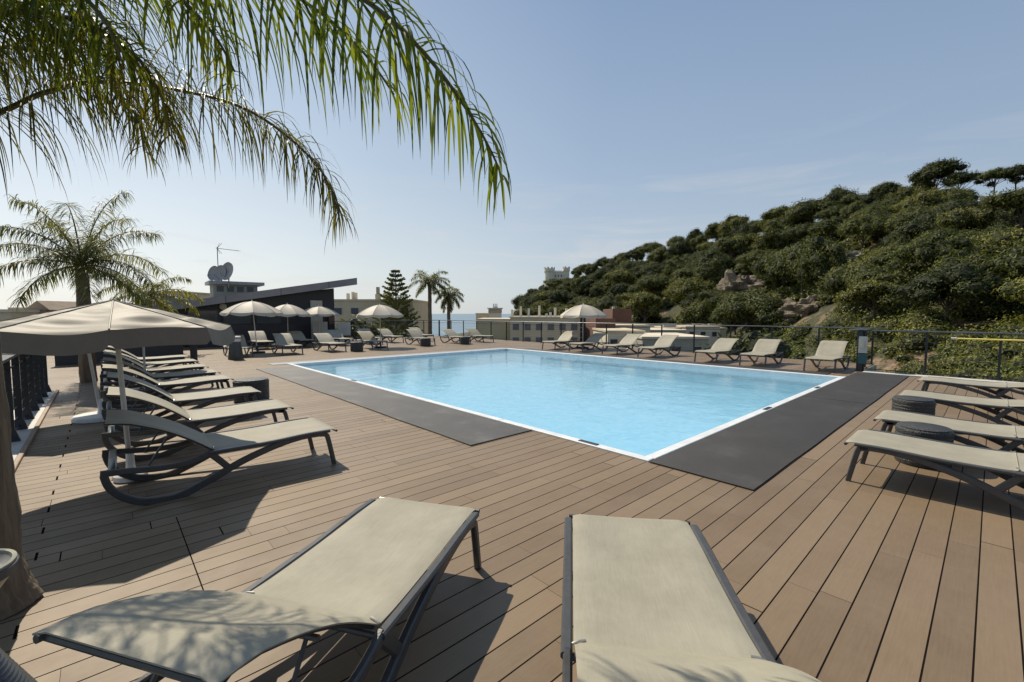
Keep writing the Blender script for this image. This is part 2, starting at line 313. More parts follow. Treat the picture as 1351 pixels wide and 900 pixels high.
class MB:
    def __init__(s): s.v = []; s.f = []
    def add(s, vs, fs):
        o = len(s.v); s.v.extend([tuple(v) for v in vs]); s.f.extend([tuple(i + o for i in f) for f in fs]); return s
    def box(s, x0, x1, y0, y1, z0, z1, mtx=None):
        vs = [Vector((x, y, z)) for z in (z0, z1) for y in (y0, y1) for x in (x0, x1)]
        if mtx: vs = [mtx @ v for v in vs]
        return s.add(vs, [(0, 2, 3, 1), (4, 5, 7, 6), (0, 1, 5, 4), (2, 6, 7, 3), (0, 4, 6, 2), (1, 3, 7, 5)])
    def bbox(s, x0, x1, y0, y1, z0, z1, b=0.01):
        """box with chamfered vertical and top edges"""
        rings = []
        for z, i in ((z0, b), (z0 + b, 0), (z1 - b, 0), (z1, b)):
            c = b
            rings.append([(x0 + i + c, y0 + i, z), (x1 - i - c, y0 + i, z), (x1 - i, y0 + i + c, z), (x1 - i, y1 - i - c, z), (x1 - i - c, y1 - i, z), (x0 + i + c, y1 - i, z), (x0 + i, y1 - i - c, z), (x0 + i, y0 + i + c, z)])
        vs = [v for r in rings for v in r]; fs = []
        for r in range(3):
            for k in range(8): fs.append((r * 8 + k, r * 8 + (k + 1) % 8, (r + 1) * 8 + (k + 1) % 8, (r + 1) * 8 + k))
        fs.append(tuple(range(7, -1, -1))); fs.append(tuple(range(24, 32)))
        return s.add(vs, fs)
    def tube(s, pts, r, n=8, caps=True):
        pts = [Vector(p) for p in pts]
        vs = []; fs = []
        up = None
        for i, p in enumerate(pts):
            t = (pts[min(i + 1, len(pts) - 1)] - pts[max(i - 1, 0)]).normalized()
            if up is None: up = Vector((0, 0, 1)) if abs(t.z) < 0.9 else Vector((1, 0, 0))
            a = t.cross(up).normalized(); b = a.cross(t).normalized(); up = b
            rr = r(i / max(1, len(pts) - 1)) if callable(r) else r
            for k in range(n):
                an = 2 * math.pi * k / n
                vs.append(p + (a * math.cos(an) + b * math.sin(an)) * rr)
        for i in range(len(pts) - 1):
            for k in range(n):
                fs.append((i * n + k, i * n + (k + 1) % n, (i + 1) * n + (k + 1) % n, (i + 1) * n + k))
        if caps: fs.append(tuple(range(n - 1, -1, -1))); fs.append(tuple((len(pts) - 1) * n + k for k in range(n)))
        return s.add(vs, fs)
    def sweep(s, pts, y, w, t, c=0.008):
        """flat bar: path in the xz plane, width w in y, thickness t (number or function) in plane"""
        P = [Vector((p[0], 0, p[1])) for p in pts]; vs = []; fs = []; n = 8
        for i, p in enumerate(P):
            tg = (P[min(i + 1, len(P) - 1)] - P[max(i - 1, 0)]).normalized()
            nn = Vector((-tg.z, 0, tg.x)); tt = t(i / (len(P) - 1)) if callable(t) else t
            hw = w / 2; ht = tt / 2
            for a, b in ((-hw + c, -ht), (hw - c, -ht), (hw, -ht + c), (hw, ht - c), (hw - c, ht), (-hw + c, ht), (-hw, ht - c), (-hw, -ht + c)):
                v = p + nn * b; vs.append((v.x, y + a, v.z))
        for i in range(len(P) - 1):
            for k in range(n): fs.append((i * n + k, i * n + (k + 1) % n, (i + 1) * n + (k + 1) % n, (i + 1) * n + k))
        fs.append(tuple(range(n - 1, -1, -1))); fs.append(tuple((len(P) - 1) * n + k for k in range(n)))
        return s.add(vs, fs)
    def lathe(s, prof, n=32, c=(0, 0), f=None):
        vs = []; fs = []
        for r, z in prof:
            for k in range(n):
                a = 2 * math.pi * k / n; rr = r if f is None else f(r, z, a)
                vs.append((c[0] + rr * math.cos(a), c[1] + rr * math.sin(a), z))
        for i in range(len(prof) - 1):
            for k in range(n): fs.append((i * n + k, i * n + (k + 1) % n, (i + 1) * n + (k + 1) % n, (i + 1) * n + k))
        fs.append(tuple(range(n - 1, -1, -1))); fs.append(tuple((len(prof) - 1) * n + k for k in range(n)))
        return s.add(vs, fs)
    def grid(s, P, thick=0.0):
        """P[i][j] points; optional thickness downwards along -normal"""
        ni, nj = len(P), len(P[0]); vs = [Vector(p) for r in P for p in r]
        fs = [(i * nj + j, (i + 1) * nj + j, (i + 1) * nj + j + 1, i * nj + j + 1) for i in range(ni - 1) for j in range(nj - 1)]
        if not thick: return s.add(vs, fs)
        nrm = []
        for i in range(ni):
            for j in range(nj):
                a = vs[min(i + 1, ni - 1) * nj + j] - vs[max(i - 1, 0) * nj + j]; b = vs[i * nj + min(j + 1, nj - 1)] - vs[i * nj + max(j - 1, 0)]
                nrm.append(a.cross(b).normalized())
        m = len(vs); vs2 = vs + [v - k * thick for v, k in zip(vs, nrm)]
        fs2 = fs + [tuple(q + m for q in reversed(f)) for f in fs]
        for i in range(ni - 1):
            for j in (0, nj - 1):
                a, b = i * nj + j, (i + 1) * nj + j; fs2.append((a, b, b + m, a + m) if j else (b, a, a + m, b + m))
        for j in range(nj - 1):
            for i in (0, ni - 1):
                a, b = i * nj + j, i * nj + j + 1; fs2.append((b, a, a + m, b + m) if i else (a, b, b + m, a + m))
        return s.add(vs2, fs2)
    def build(s, name, mat, parent=None, smooth=True, angle=38):
        me = bpy.data.meshes.new(name); me.from_pydata(s.v, [], s.f); me.update()
        o = bpy.data.objects.new(name, me); COL.objects.link(o)
        for mm in (mat if isinstance(mat, (list, tuple)) else [mat]): me.materials.append(mm)
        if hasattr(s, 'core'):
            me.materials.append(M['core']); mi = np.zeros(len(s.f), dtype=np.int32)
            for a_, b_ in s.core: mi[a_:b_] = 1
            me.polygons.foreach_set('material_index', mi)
        if smooth:
            me.shade_smooth()
            if angle: me.set_sharp_from_angle(angle=R(angle))
        if parent: o.parent = parent
        return o

def tag(o, label, cat, group=None):
    o['label'] = label; o['category'] = cat
    if group: o['group'] = group
    return o
def struct(o): o['kind'] = 'structure'; return o
def empty(name, loc=(0, 0, 0), rz=0.0):
    o = bpy.data.objects.new(name, None); o.location = loc; o.rotation_euler = (0, 0, rz); o.empty_display_size = 0.2
    COL.objects.link(o); return o
def copy_tree(o, parent=None):
    c = o.copy(); COL.objects.link(c)
    if parent: c.parent = parent
    for ch in list(o.children): copy_tree(ch, c)
    return c

# ------------------------------------------------------------------ the deck and the pool
PX0, PX1, PY0, PY1 = 4.36, 13.52, 2.54, 15.0
def sheet(name, polys, z, mat):
    b = MB()
    for x0, x1, y0, y1 in polys: b.add([(x0, y0, z), (x1, y0, z), (x1, y1, z), (x0, y1, z)], [(0, 1, 2, 3)])
    return struct(b.build(name, mat, smooth=False))
DX0, DX1, DY0, DY1 = -0.74, 17.95, -7.0, 27.1
def slab(name, polys, z0, z1, mat):
    b = MB()
    for x0, x1, y0, y1 in polys: b.box(x0, x1, y0, y1, z0, z1)
    return struct(b.build(name, mat, smooth=False))
sheet('deck', [(DX0, PX0, DY0, DY1), (PX1, DX1, 2.5, DY1), (PX0, PX1, DY0, PY0), (PX1, 15.55, DY0, 2.5), (PX0, PX1, PY1, DY1), (-2.6, DX0, 13.2, DY1)], 0.0, M['deck'])
slab('deck_base', [(-1.12, PX0 - 0.25, DY0, DY1), (PX1 + 0.25, 15.6, DY0, 2.45), (PX1 + 0.25, 18.05, 2.45, DY1), (PX0 - 0.25, PX1 + 0.25, DY0, PY0 - 0.25), (PX0 - 0.25, PX1 + 0.25, PY1 + 0.25, DY1), (-2.7, -1.12, 13.1, DY1)], -0.5, -0.012, M['concrete'])
hb = MB(); hb.box(-0.9, 15.3, -6.8, 26.8, -16, -1.62); hb.box(15.3, 17.8, 2.6, 26.8, -16, -1.62)
tag(struct(hb.build('hotel_building', M['plaster2'], smooth=False)), 'pale rendered hotel block carrying the pool terrace', 'building')
# basin (walls and floor)
b = MB()
d0 = -0.55
b.add([(PX0, PY0, d0), (PX1, PY0, d0), (PX1, PY1, d0), (PX0, PY1, d0), (PX0, PY0, 0.004), (PX1, PY0, 0.004), (PX1, PY1, 0.004), (PX0, PY1, 0.004)],
      [(0, 1, 2, 3), (0, 4, 5, 1), (1, 5, 6, 2), (2, 6, 7, 3), (3, 7, 4, 0)])
pb = struct(b.build('pool_basin', M['basin'], smooth=False))
M['tile_shade'] = simple('blue_tile_shade', (0.10, 0.30, 0.46), (0.07, 0.24, 0.40), 0.25, scale=20)  # dark blue strip paints the wall's shade and reflection below the coping
b = MB()
for x0, y0, x1, y1, nx, ny in ((PX0, PY0, PX1, PY0, 0, 1), (PX1, PY0, PX1, PY1, -1, 0), (PX1, PY1, PX0, PY1, 0, -1), (PX0, PY1, PX0, PY0, 1, 0)):
    e = 0.004; b.add([(x0 + nx * e, y0 + ny * e, -0.30), (x1 + nx * e, y1 + ny * e, -0.30), (x1 + nx * e, y1 + ny * e, -0.012), (x0 + nx * e, y0 + ny * e, -0.012)], [(0, 1, 2, 3)])
struct(b.build('pool_tile_shade_band', M['tile_shade'], smooth=False))
for x_, y_, hx, hy in ((PX0 - 0.035, 3.3, .03, .14), (PX0 - .035, 10.2, .03, .14), (8.1, PY0 - .05, .14, .03), (11.2, PY0 - .05, .14, .03)):
    q = MB(); q.bbox(x_ - hx, x_ + hx, y_ - hy, y_ + hy, 0.0225, 0.030, 0.002); tag(q.build('skimmer_lid', M['dark_metal'], smooth=False), 'small dark skimmer lid set in the white pool edge', 'skimmer lid', 'dark skimmer lids on the pool edge')
# a step ledge along the far walls
for i in range(4): slab('pool_step', [(PX0 + 0.003, PX0 + 2.2, PY1 - 0.35 * (4 - i) , PY1 - 0.35 * (3 - i) - (0.003 if i == 3 else 0))], d0 + 0.003, -0.49 + 0.09 * i, M['basin'])
wt = sheet('pool_water', [(PX0 - 0.001, PX1 + 0.001, PY0 - 0.001, PY1 + 0.001)], -0.085, M['water'])
# coping: segments of white edging on the near sides
def coping(name, x0, x1, y0, y1, mat, z1=0.022, b=0.006):
    q = MB(); q.bbox(x0, x1, y0, y1, -0.10, z1, b)
    return struct(q.build(name, mat, smooth=True, angle=30))
yy = PY0 - 0.09
k = 0
while yy < PY1 + 0.1:
    y2 = min(yy + 2.46, PY1 + 0.12); coping('pool_coping', PX0 - 0.09, PX0 + 0.02, yy + 0.003, y2, M['coping']); yy = y2 + 0.002
xx = PX0 + 0.021
while xx < PX1 - 0.02:
    x2 = min(xx + 2.0, PX1 - 0.021); coping('pool_coping', xx + 0.003, x2, PY0 - 0.10, PY0 + 0.02, M['coping']); xx = x2 + 0.002
coping('pool_coping', PX1 - 0.02, PX1 + 0.16, PY0 - 0.10, PY1 + 0.12, M['coping'])
coping('pool_coping', PX0 + 0.021, PX1 - 0.021, PY1 - 0.02, PY1 + 0.10, M['coping'], 0.021)
coping('pool_edge_slab', PX0 - 0.5, PX1 + 0.16, PY1 + 0.125, PY1 + 0.62, M['greystone'], 0.016)
# rubber mats
def rubber(x0, x1, y0, y1, mat, label, h=0.016):
    nx = max(2, int((x1 - x0) / 0.12)); ny = max(2, int((y1 - y0) / 0.12)); P = []
    for i in range(nx + 1):
        r = []
        for j in range(ny + 1):
            x = x0 + (x1 - x0) * i / nx; y = y0 + (y1 - y0) * j / ny
            e = 0.012 * noise.noise(Vector((x * .9, y * .9, h * 50)))
            r.append((x + (e if i in (0, nx) else 0), y + ((e if y0 < 2 and j == 0 or x0 < 4 else 0)), h + 0.003 * noise.noise(Vector((x * 1.3, y * 1.3, 2)))))
        P.append(r)
    return tag(MB().grid(P, 0.012).build('rubber_mat', mat, smooth=True, angle=30), label, 'mat')
rubber(4.24 + 0.02, 9.85, 1.40, PY0 - 0.105, M['matR'], 'wide black ribbed rubber mat by the near right pool edge')
rubber(9.86, 15.05, 1.40, PY0 - 0.105, M['matR'], 'black ribbed mat running from the pool corner to the white sign post', 0.018)
rubber(3.22, PX0 - 0.093, 4.22, 14.35, M['matL'], 'long grey brown ribbed mat along the left pool edge')
rubber(PX1 + 0.165, PX1 + 0.80, PY0 + 0.35, PY1 - 0.6, M['matR'], 'narrow dark mat between the far pool edge and the row of sunbeds')

# left kerb: white ledge and edge board
def prism(name, x0, x1, y0, y1, z0, z1, mat, bev=0.006):
    q = MB(); q.bbox(x0, x1, y0, y1, z0, z1, bev); return struct(q.build(name, mat, smooth=True, angle=30))
prism('edge_board', -0.745, -0.70, -2.0, 13.15, -0.06, 0.035, M['wood_edge'])
prism('kerb', -1.12, -0.748, -2.0, 13.05, -0.3, 0.02, M['white'])

# ------------------------------------------------------------------ sun loungers
def lounger_mesh(ang_deg, Lb=0.80):
    a = R(ang_deg); root = empty('sun_lounger')
    prof = catmull([(-0.030, 0.352), (-0.018, 0.368), (0.01, 0.380), (0.06, 0.387), (0.25, 0.386), (0.6, 0.374), (0.9, 0.372), (1.060, 0.3795), (1.088, 0.3865)], 4)
    L = Lb
    def bp(t, off=0.0):
        s = t * L; lift = 0.035 * math.sin(math.pi * min(1, t * 1.15)) - 0.05 * max(0, t - 0.85) / 0.15
        x = 1.077 + s * math.cos(a) - (lift + off) * math.sin(a); z = 0.3795 + s * math.sin(a) + (lift + off) * math.cos(a)
        return x, z
    NJ = 15; hw = 0.335
    def rowpts(x, z, sag, nx, nz, w=hw):
        r = []
        for j in range(NJ):
            u = -1 + 2 * j / (NJ - 1)
            d = -sag * (1 - u * u) ** 1.0 - (0.012 if abs(u) > 0.999 else 0)
            r.append((x + nx * d, u * w, z + nz * d))
        return r
    # seat sling
    G1 = [rowpts(p[0], p[1], 0.014 * math.sin(math.pi * i / (len(prof) - 1)) , 0, 1) for i, p in enumerate(prof)]
    q = MB().grid(G1, 0.005)
    q.build('seat', M['sling'], root, angle=60)
    G2 = []
    for i in range(17):
        t = i / 16; x, z = bp(t); G2.append(rowpts(x, z, 0.022 * math.sin(math.pi * t), -math.sin(a), math.cos(a), hw - 0.006 * t))
    MB().grid(G2, 0.005).build('backrest', M['sling'], root, angle=60)
    # back frame: two side tubes and a top bar under the sling
    q = MB()
    for sy in (-1, 1):
        q.tube([(bp(t, -0.022)[0], sy * (hw - 0.03), bp(t, -0.022)[1]) for t in [i / 10 for i in range(11)]], 0.013, 8)
    x, z = bp(0.97, -0.024); q.tube([(x, -hw + 0.03, z), (x, hw - 0.03, z)], 0.014, 8)
    x, z = bp(0.45, -0.055); q.tube([(x, -hw + 0.03, z), (x, 0, z - 0.01), (x, hw - 0.03, z)], 0.011, 8)
    q.build('back_frame', M['frame'], root)
    # props
    for sy in (-1, 1):
        x, z = bp(0.45, -0.05); q = MB(); q.tube([(x, sy * 0.26, z), (1.55 if ang_deg > 10 else 1.3, sy * 0.27, 0.30)], 0.009, 6); q.build('back_prop', M['frame'], root)
    yb = hw + 0.022
    for sy in (-1, 1):
        y = sy * yb; q = MB()
        # long beam: front knee down to the ground skid and up to the rear tip
        beam = catmull([(0.10, 0.345), (0.3, 0.352), (0.55, 0.315), (0.85, 0.225), (1.12, 0.105), (1.34, 0.022), (1.46, 0.018), (1.60, 0.040), (1.715, 0.11), (1.795, 0.21), (1.825, 0.315)], 5)
        q.sweep(beam, y, 0.040, lambda t: 0.05 + 0.012 * math.sin(math.pi * t))
        top = catmull([(1.845, 0.330), (1.70, 0.318), (1.45, 0.292), (1.25, 0.300), (1.10, 0.350)], 4)
        q.sweep(top, y, 0.034, 0.05)
        side = catmull([(0.06, 0.365), (0.3, 0.366), (0.6, 0.352), (0.9, 0.350), (1.12, 0.352)], 4)
        q.sweep([(v[0], v[1]) for v in side], y + sy * 0.004, 0.044, 0.030)
        q.sweep(catmull([(1.12, 0.350), (1.05, 0.27), (0.98, 0.185)], 3), y, 0.032, 0.055)
        q.build('side_frame', M['frame'], root)
        q = MB(); q.sweep(catmull([(0.16, 0.345), (0.10, 0.33), (0.075, 0.27), (0.02, 0.002)], 4), y, 0.040, lambda t: 0.050 - 0.008 * t); q.build('leg', M['frame'], root)
        q = MB(); q.tube([(1.075, sy * (hw - 0.045), 0.384), (1.085, sy * (hw - 0.02), 0.387), (1.09, sy * (hw + 0.005), 0.378)], 0.005, 6); q.build('clip', M['clip'], root)
    q = MB(); q.bbox(1.745, 1.80, -yb, yb, 0.322, 0.348, 0.006); q.build('rear_bar', M['rail_metal'], root)
    for x, z, rr in ((-0.012, 0.352, 0.013), (0.12, 0.335, 0.014), (1.10, 0.335, 0.014)):
        q = MB(); q.tube([(x, -yb, z), (x, yb, z)], rr, 8); q.build('cross_bar', M['frame'], root)
    return root
proto_near = lounger_mesh(29, 0.77); protos_up = [lounger_mesh(a_) for a_ in (32, 34, 30)]; proto_flat = lounger_mesh(0)
used = {id(p_): False for p_ in [proto_near, proto_flat] + protos_up}
lcount = [0]
def lounger(x, y, rot, label, group, proto=None):
    p = proto or protos_up[lcount[0] * 7 % 3]; lcount[0] += 1
    if not used[id(p)]: o = p; used[id(p)] = True
    else: o = copy_tree(p)
    o.location = (x, y, 0.0); o.rotation_euler = (0, 0, rot)
    tag(o, label, 'sun lounger', group)
    return o
gF = 'sun loungers in the foreground'
lounger(1.51 + 0.0, 2.45, math.atan2(-.52, -.85), 'beige sling lounger at bottom left, seen from its raised back end', gF, proto_near)
lounger(2.29, 1.44, math.atan2(-.655, -.79), 'beige sling lounger cut off by the bottom centre of the picture', gF, proto_near)
gL = 'sun loungers in the left row'
LY = [5.07, 6.58, 8.16, 10.1, 11.36, 12.74, 14.35, 16.0]
LL = ['nearest lounger of the left row, its backrest shaded by the big parasol', 'second lounger of the left row, just behind the nearest one', 'left row lounger directly in front of the woven drum table', 'left row lounger directly behind the woven drum table',
      'fifth lounger of the left row counted from the camera', 'sixth lounger of the left row counted from the camera', 'second farthest lounger of the left row', 'farthest lounger of the left row, beside the dark railing']
for i, (y, l) in enumerate(zip(LY, LL)):
    lounger(1.80 + random.uniform(-.02, .02), y, math.pi + R(random.uniform(-1.5, 1.5)), l, gL)
gC = 'sun loungers along the far right fence'
CY = [13.35, 11.8, 10.15, 8.53, 6.35, 4.92, 3.20]
CL = ['leftmost lounger of the far pool side, beside the white parasol pole', 'lounger with its backrest in parasol shade on the far pool side', 'third lounger from the left on the far pool side', 'fourth lounger from the left on the far pool side, left of the wide gap',
      'lounger right of the wide gap on the far pool side', 'second lounger from the right on the far pool side', 'rightmost lounger of the far pool side, next to the white sign post']
for y, l in zip(CY, CL): lounger(14.5 + random.uniform(-.05, .05), y, R(random.uniform(-3, 3)), l, gC)
gD = 'flat sun loungers at the right edge'
for x, y, l in ((5.56, 0.90, 'nearest of the flat loungers at the right edge'), (6.98, 0.88, 'second nearest flat lounger at the right edge'), (9.15, 0.90, 'flat lounger behind the woven drum at the right edge'), (11.45, 0.88, 'farthest flat lounger at the right edge, beside the fence')):
    lounger(x, y, -math.pi / 2 + R(random.uniform(-1, 1)), l, gD, proto_flat)
gA = 'sun loungers in front of the bar building'
AX = [(3.70, 18.5), (5.42, 18.4), (7.20, 18.5), (9.15, 18.6), (12.0, 19.1), (14.2, 19.0), (15.8, 19.0)]
AL = ['front lounger next to the black ashtray bin, half in parasol shade', 'front lounger right of the tall white parasol pole', 'front lounger left of a dark side table before the bar', 'front lounger right of a dark side table before the bar',
      'front lounger left of the two palms, a dark table at its foot', 'front lounger under the two palms with a dark table at its foot', 'last lounger on the right of the row by the far fence']
for (x, y), l in zip(AX, AL): lounger(x, y, math.pi / 2 + R(random.uniform(-4, 4)), l, gA)
BX = [(5.3, 21.9), (7.1, 21.9), (8.9, 21.7), (10.4, 21.6), (11.9, 22.1), (14.0, 22.3)]
BL = ['back row lounger leftmost before the bar wall, behind a parasol pole', 'second dark shaded lounger of the back row before the bar', 'third shaded lounger of the back row before the bar', 'back row lounger behind the right hand parasol', 'back row lounger in front of the far fence', 'rightmost back row lounger in front of the far fence']
for (x, y), l in zip(BX, BL): lounger(x, y, math.pi / 2 + R(random.uniform(-4, 4)), l, gA)

# ------------------------------------------------------------------ drum tables, ashtray bins
def drum():
    o = empty('side_table')
    f = lambda r, z, a: r * (1 + 0.012 * math.sin(26 * a) * (1 if 0.02 < z < 0.38 else 0)) if r > 0.05 else r
    MB().lathe([(0.27, 0.0), (0.285, 0.02)] + [(0.285 + (0.008 if i % 2 else 0), 0.03 + i * 0.021) for i in range(16)] + [(0.29, 0.375), (0.27, 0.392)], 52, f=f).build('woven_body', M['wicker'], o)
    MB().lathe([(0.265, 0.388), (0.275, 0.398), (0.262, 0.404)], 48).build('tabletop', M['wicker'], o)
    return o
dr = drum(); first = True
for x, y, s, l in ((1.98, 9.22, 1.0, 'black woven drum table between two loungers of the left row'), (8.45, 0.72, 0.8, 'black woven drum table between the flat loungers on the right'), (6.40, 0.45, 0.8, 'woven drum table mostly hidden under the second flat lounger'),
                   (7.95, 18.35, 0.9, 'dark side table between two front loungers before the bar'), (11.7, 18.95, 0.9, 'dark side table at the foot of the lounger left of the palms'), (13.95, 18.75, 0.9, 'dark side table at the foot of the lounger under the palms')):
    o = dr if first else copy_tree(dr); first = False
    o.location = (x, y, 0); o.scale = (s, s, 1); o.rotation_euler = (0, 0, random.uniform(0, 3)); tag(o, l, 'side table', 'dark woven side tables')
def ash():
    o = empty('ashtray_bin')
    prof = []
    for i in range(32):
        z = 0.01 + i * 0.018; r = 0.255 - 0.265 * (z / 0.62); prof += [(r + 0.004, z), (r - 0.008, z + 0.012)]
    MB().lathe(prof + [(0.08, 0.60)], 48).build('ribbed_body', M['frame'], o)
    MB().lathe([(0.07, 0.595), (0.09, 0.62), (0.135, 0.69), (0.145, 0.73), (0.147, 0.745), (0.135, 0.745), (0.128, 0.725), (0.02, 0.715)], 40).build('bowl', M['bowl'], o)
    MB().lathe([(0.148, 0.700), (0.152, 0.702), (0.152, 0.732), (0.148, 0.734)], 40).build('rim', M['frame'], o)
    return o
a1 = ash(); x, y = W(-1.925, 1.48); a1.location = (x, y, 0); a1.scale = (1, 1, .96); tag(a1, 'black ribbed ashtray bin with olive bowl at the lower left corner', 'ashtray')
a2 = empty('ashtray_bin', (3.42, 18.0, 0))
MB().lathe([(0.235, 0.005), (0.24, 0.03), (0.17, 0.60), (0.165, 0.62)], 32).build('body', M['frame'], a2)
MB().lathe([(0.15, 0.622), (0.165, 0.66), (0.165, 0.72), (0.10, 0.725)], 32).build('rim', M['white_metal'], a2)
MB().lathe([(0.10, 0.727), (0.17, 0.76), (0.175, 0.80), (0.16, 0.81), (0.05, 0.79)], 32).build('bowl', M['white_metal'], a2); tag(a2, 'black ashtray bin with pale bowl left of the front loungers', 'ashtray')

# ------------------------------------------------------------------ parasols
def parasol(name, Rr, ze, zt, val, rot=0.0, dome=0.5, n=8, scallop=0.0, pole_r=0.02, lean=(0, 0), base_r=0.28, base_mat='white_metal', pole_mat='pole', wr=0.0, spow=2.2, cm='canopy', sg=0.035):
    o = empty(name)
    K = 12; J = 20 if scallop and spow > 5 else 10
    def edge(k, u, tr):   # point of panel k, across u 0..1, radial tr 0..1
        a0 = rot + 2 * math.pi * k / n; a1 = rot + 2 * math.pi * (k + 1) / n
        p0 = Vector((math.cos(a0), math.sin(a0), 0)); p1 = Vector((math.cos(a1), math.sin(a1), 0))
        p = p0.lerp(p1, u) * Rr * tr
        zz = zt - (zt - ze) * (tr ** (1 + dome))
        sag = 4 * u * (1 - u) * tr * (sg + wr * (noise.noise(Vector((tr * 9 + k * 3.1, k * 1.7 + u * .8, 0.5))) )) + (wr * 0.30 * noise.noise(Vector((tr * 19, u * 1.1 + k, 4))) * tr * 4 * min(.25, u * (1 - u) + .02))
        p.z = zz - sag
        return p
    G = MB()
    for k in range(n):
        G.grid([[edge(k, j / J, max(0.02, i / (K * 3))) for j in range(J + 1)] for i in range(K * 3 + 1)])
    G.v = [tuple(v) for v in G.v]
    G.build('canopy', M[cm], o, angle=50)
    G = MB()
    for k in range(n):
        rows = []
        for i in range(4):
            r = []
            for j in range(J + 1):
                u = j / J; p = edge(k, u, 1.0); d = val * i / 3
                sc = 1 - scallop * abs(2 * u - 1) ** spow
                out = 1 + 0.012 * i + 0.01 * math.sin(u * 9 + k * 2.1) * i / 3
                r.append((p.x * out, p.y * out, p.z - d * sc))
            rows.append(r)
        G.grid(rows)
    G.build('valance', M['valance_shade' if cm == 'canopy_tan' else cm], o, angle=60)
    G = MB(); G.tube([(lean[0], lean[1], 0.03), (0, 0, zt + 0.01)], pole_r, 10); G.build('pole', M[pole_mat], o)
    for k in range(n):
        G = MB(); pts = []
        for i in range(9):
            t = 0.03 + 0.96 * i / 8; p = edge(k, 0, t); p.z -= 0.012; pts.append(p)
        G.tube(pts, 0.007, 5); G.build('rib', M['white_metal'], o)
        G = MB(); G.tube([p_ + Vector((0, 0, 0.014)) for p_ in pts], 0.0065, 6); G.build('seam', M[cm], o)
        G = MB(); p = edge(k, 0, 0.5); p.z -= 0.015; G.tube([p, (lean[0] * 0.2, lean[1] * .2, ze - 0.12)], 0.006, 5); G.build('strut', M['white_metal'], o)
    if cm == 'canopy': G = MB(); G.lathe([(0.02, zt - 0.01), (0.035, zt + 0.004), (0.03, zt + 0.02), (0.012, zt + 0.035), (0.018, zt + 0.055), (0.006, zt + 0.075)], 12); G.build('finial', M['white_metal'], o)
    G = MB(); G.lathe([(base_r, 0.004), (base_r, 0.05), (base_r - 0.02, 0.07), (0.05, 0.085), (0.035, 0.12), (0.03, 0.30)], 32, c=(lean[0], lean[1])); G.build('base', M[base_mat], o)
    return o
# big ones in the left row
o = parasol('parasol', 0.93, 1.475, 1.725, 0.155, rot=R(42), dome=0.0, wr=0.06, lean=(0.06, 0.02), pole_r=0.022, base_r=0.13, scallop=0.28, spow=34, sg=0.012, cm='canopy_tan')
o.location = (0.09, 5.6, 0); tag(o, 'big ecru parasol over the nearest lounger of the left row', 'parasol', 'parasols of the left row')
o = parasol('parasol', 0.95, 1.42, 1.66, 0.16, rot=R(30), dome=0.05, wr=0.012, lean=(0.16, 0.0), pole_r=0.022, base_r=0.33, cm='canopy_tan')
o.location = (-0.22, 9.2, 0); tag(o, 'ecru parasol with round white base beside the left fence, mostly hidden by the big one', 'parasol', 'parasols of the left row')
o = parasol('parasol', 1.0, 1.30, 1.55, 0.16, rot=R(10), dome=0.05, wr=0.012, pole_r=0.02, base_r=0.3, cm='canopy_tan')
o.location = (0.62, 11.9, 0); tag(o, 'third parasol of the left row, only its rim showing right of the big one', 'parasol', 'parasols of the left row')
gP = 'round pale parasols around the pool'
for x, y, r_, ze, zt, ln, l in ((4.5, 20.35, 1.08, 1.66, 2.10, (0.12, -.08), 'pale domed parasol leftmost before the bar wall'), (6.75, 23.6, 1.05, 1.60, 2.06, (0, 0), 'pale domed parasol second before the bar wall, its rim touching the leftmost one'),
                               (8.6, 24.6, 1.0, 1.6, 2.0, (0, 0), 'pale parasol half hidden behind the second one before the bar wall'), (9.65, 19.6, 1.08, 1.56, 2.02, (0, 0), 'pale domed parasol in front of the cream building and conifer'), (13.2, 17.1 - 4.0 + 1.0, 1.06, 1.55, 2.02, (0, 0), 'pale domed parasol standing alone at the far right fence')):
    if y < 15: x, y = 16.4, 12.9
    o = parasol('parasol', r_, ze, zt, 0.12, rot=R(random.uniform(0, 45)), dome=0.75, scallop=0.55, lean=ln, pole_r=0.018, base_mat='dark_metal')
    o.location = (x, y, 0); tag(o, l, 'parasol', gP)

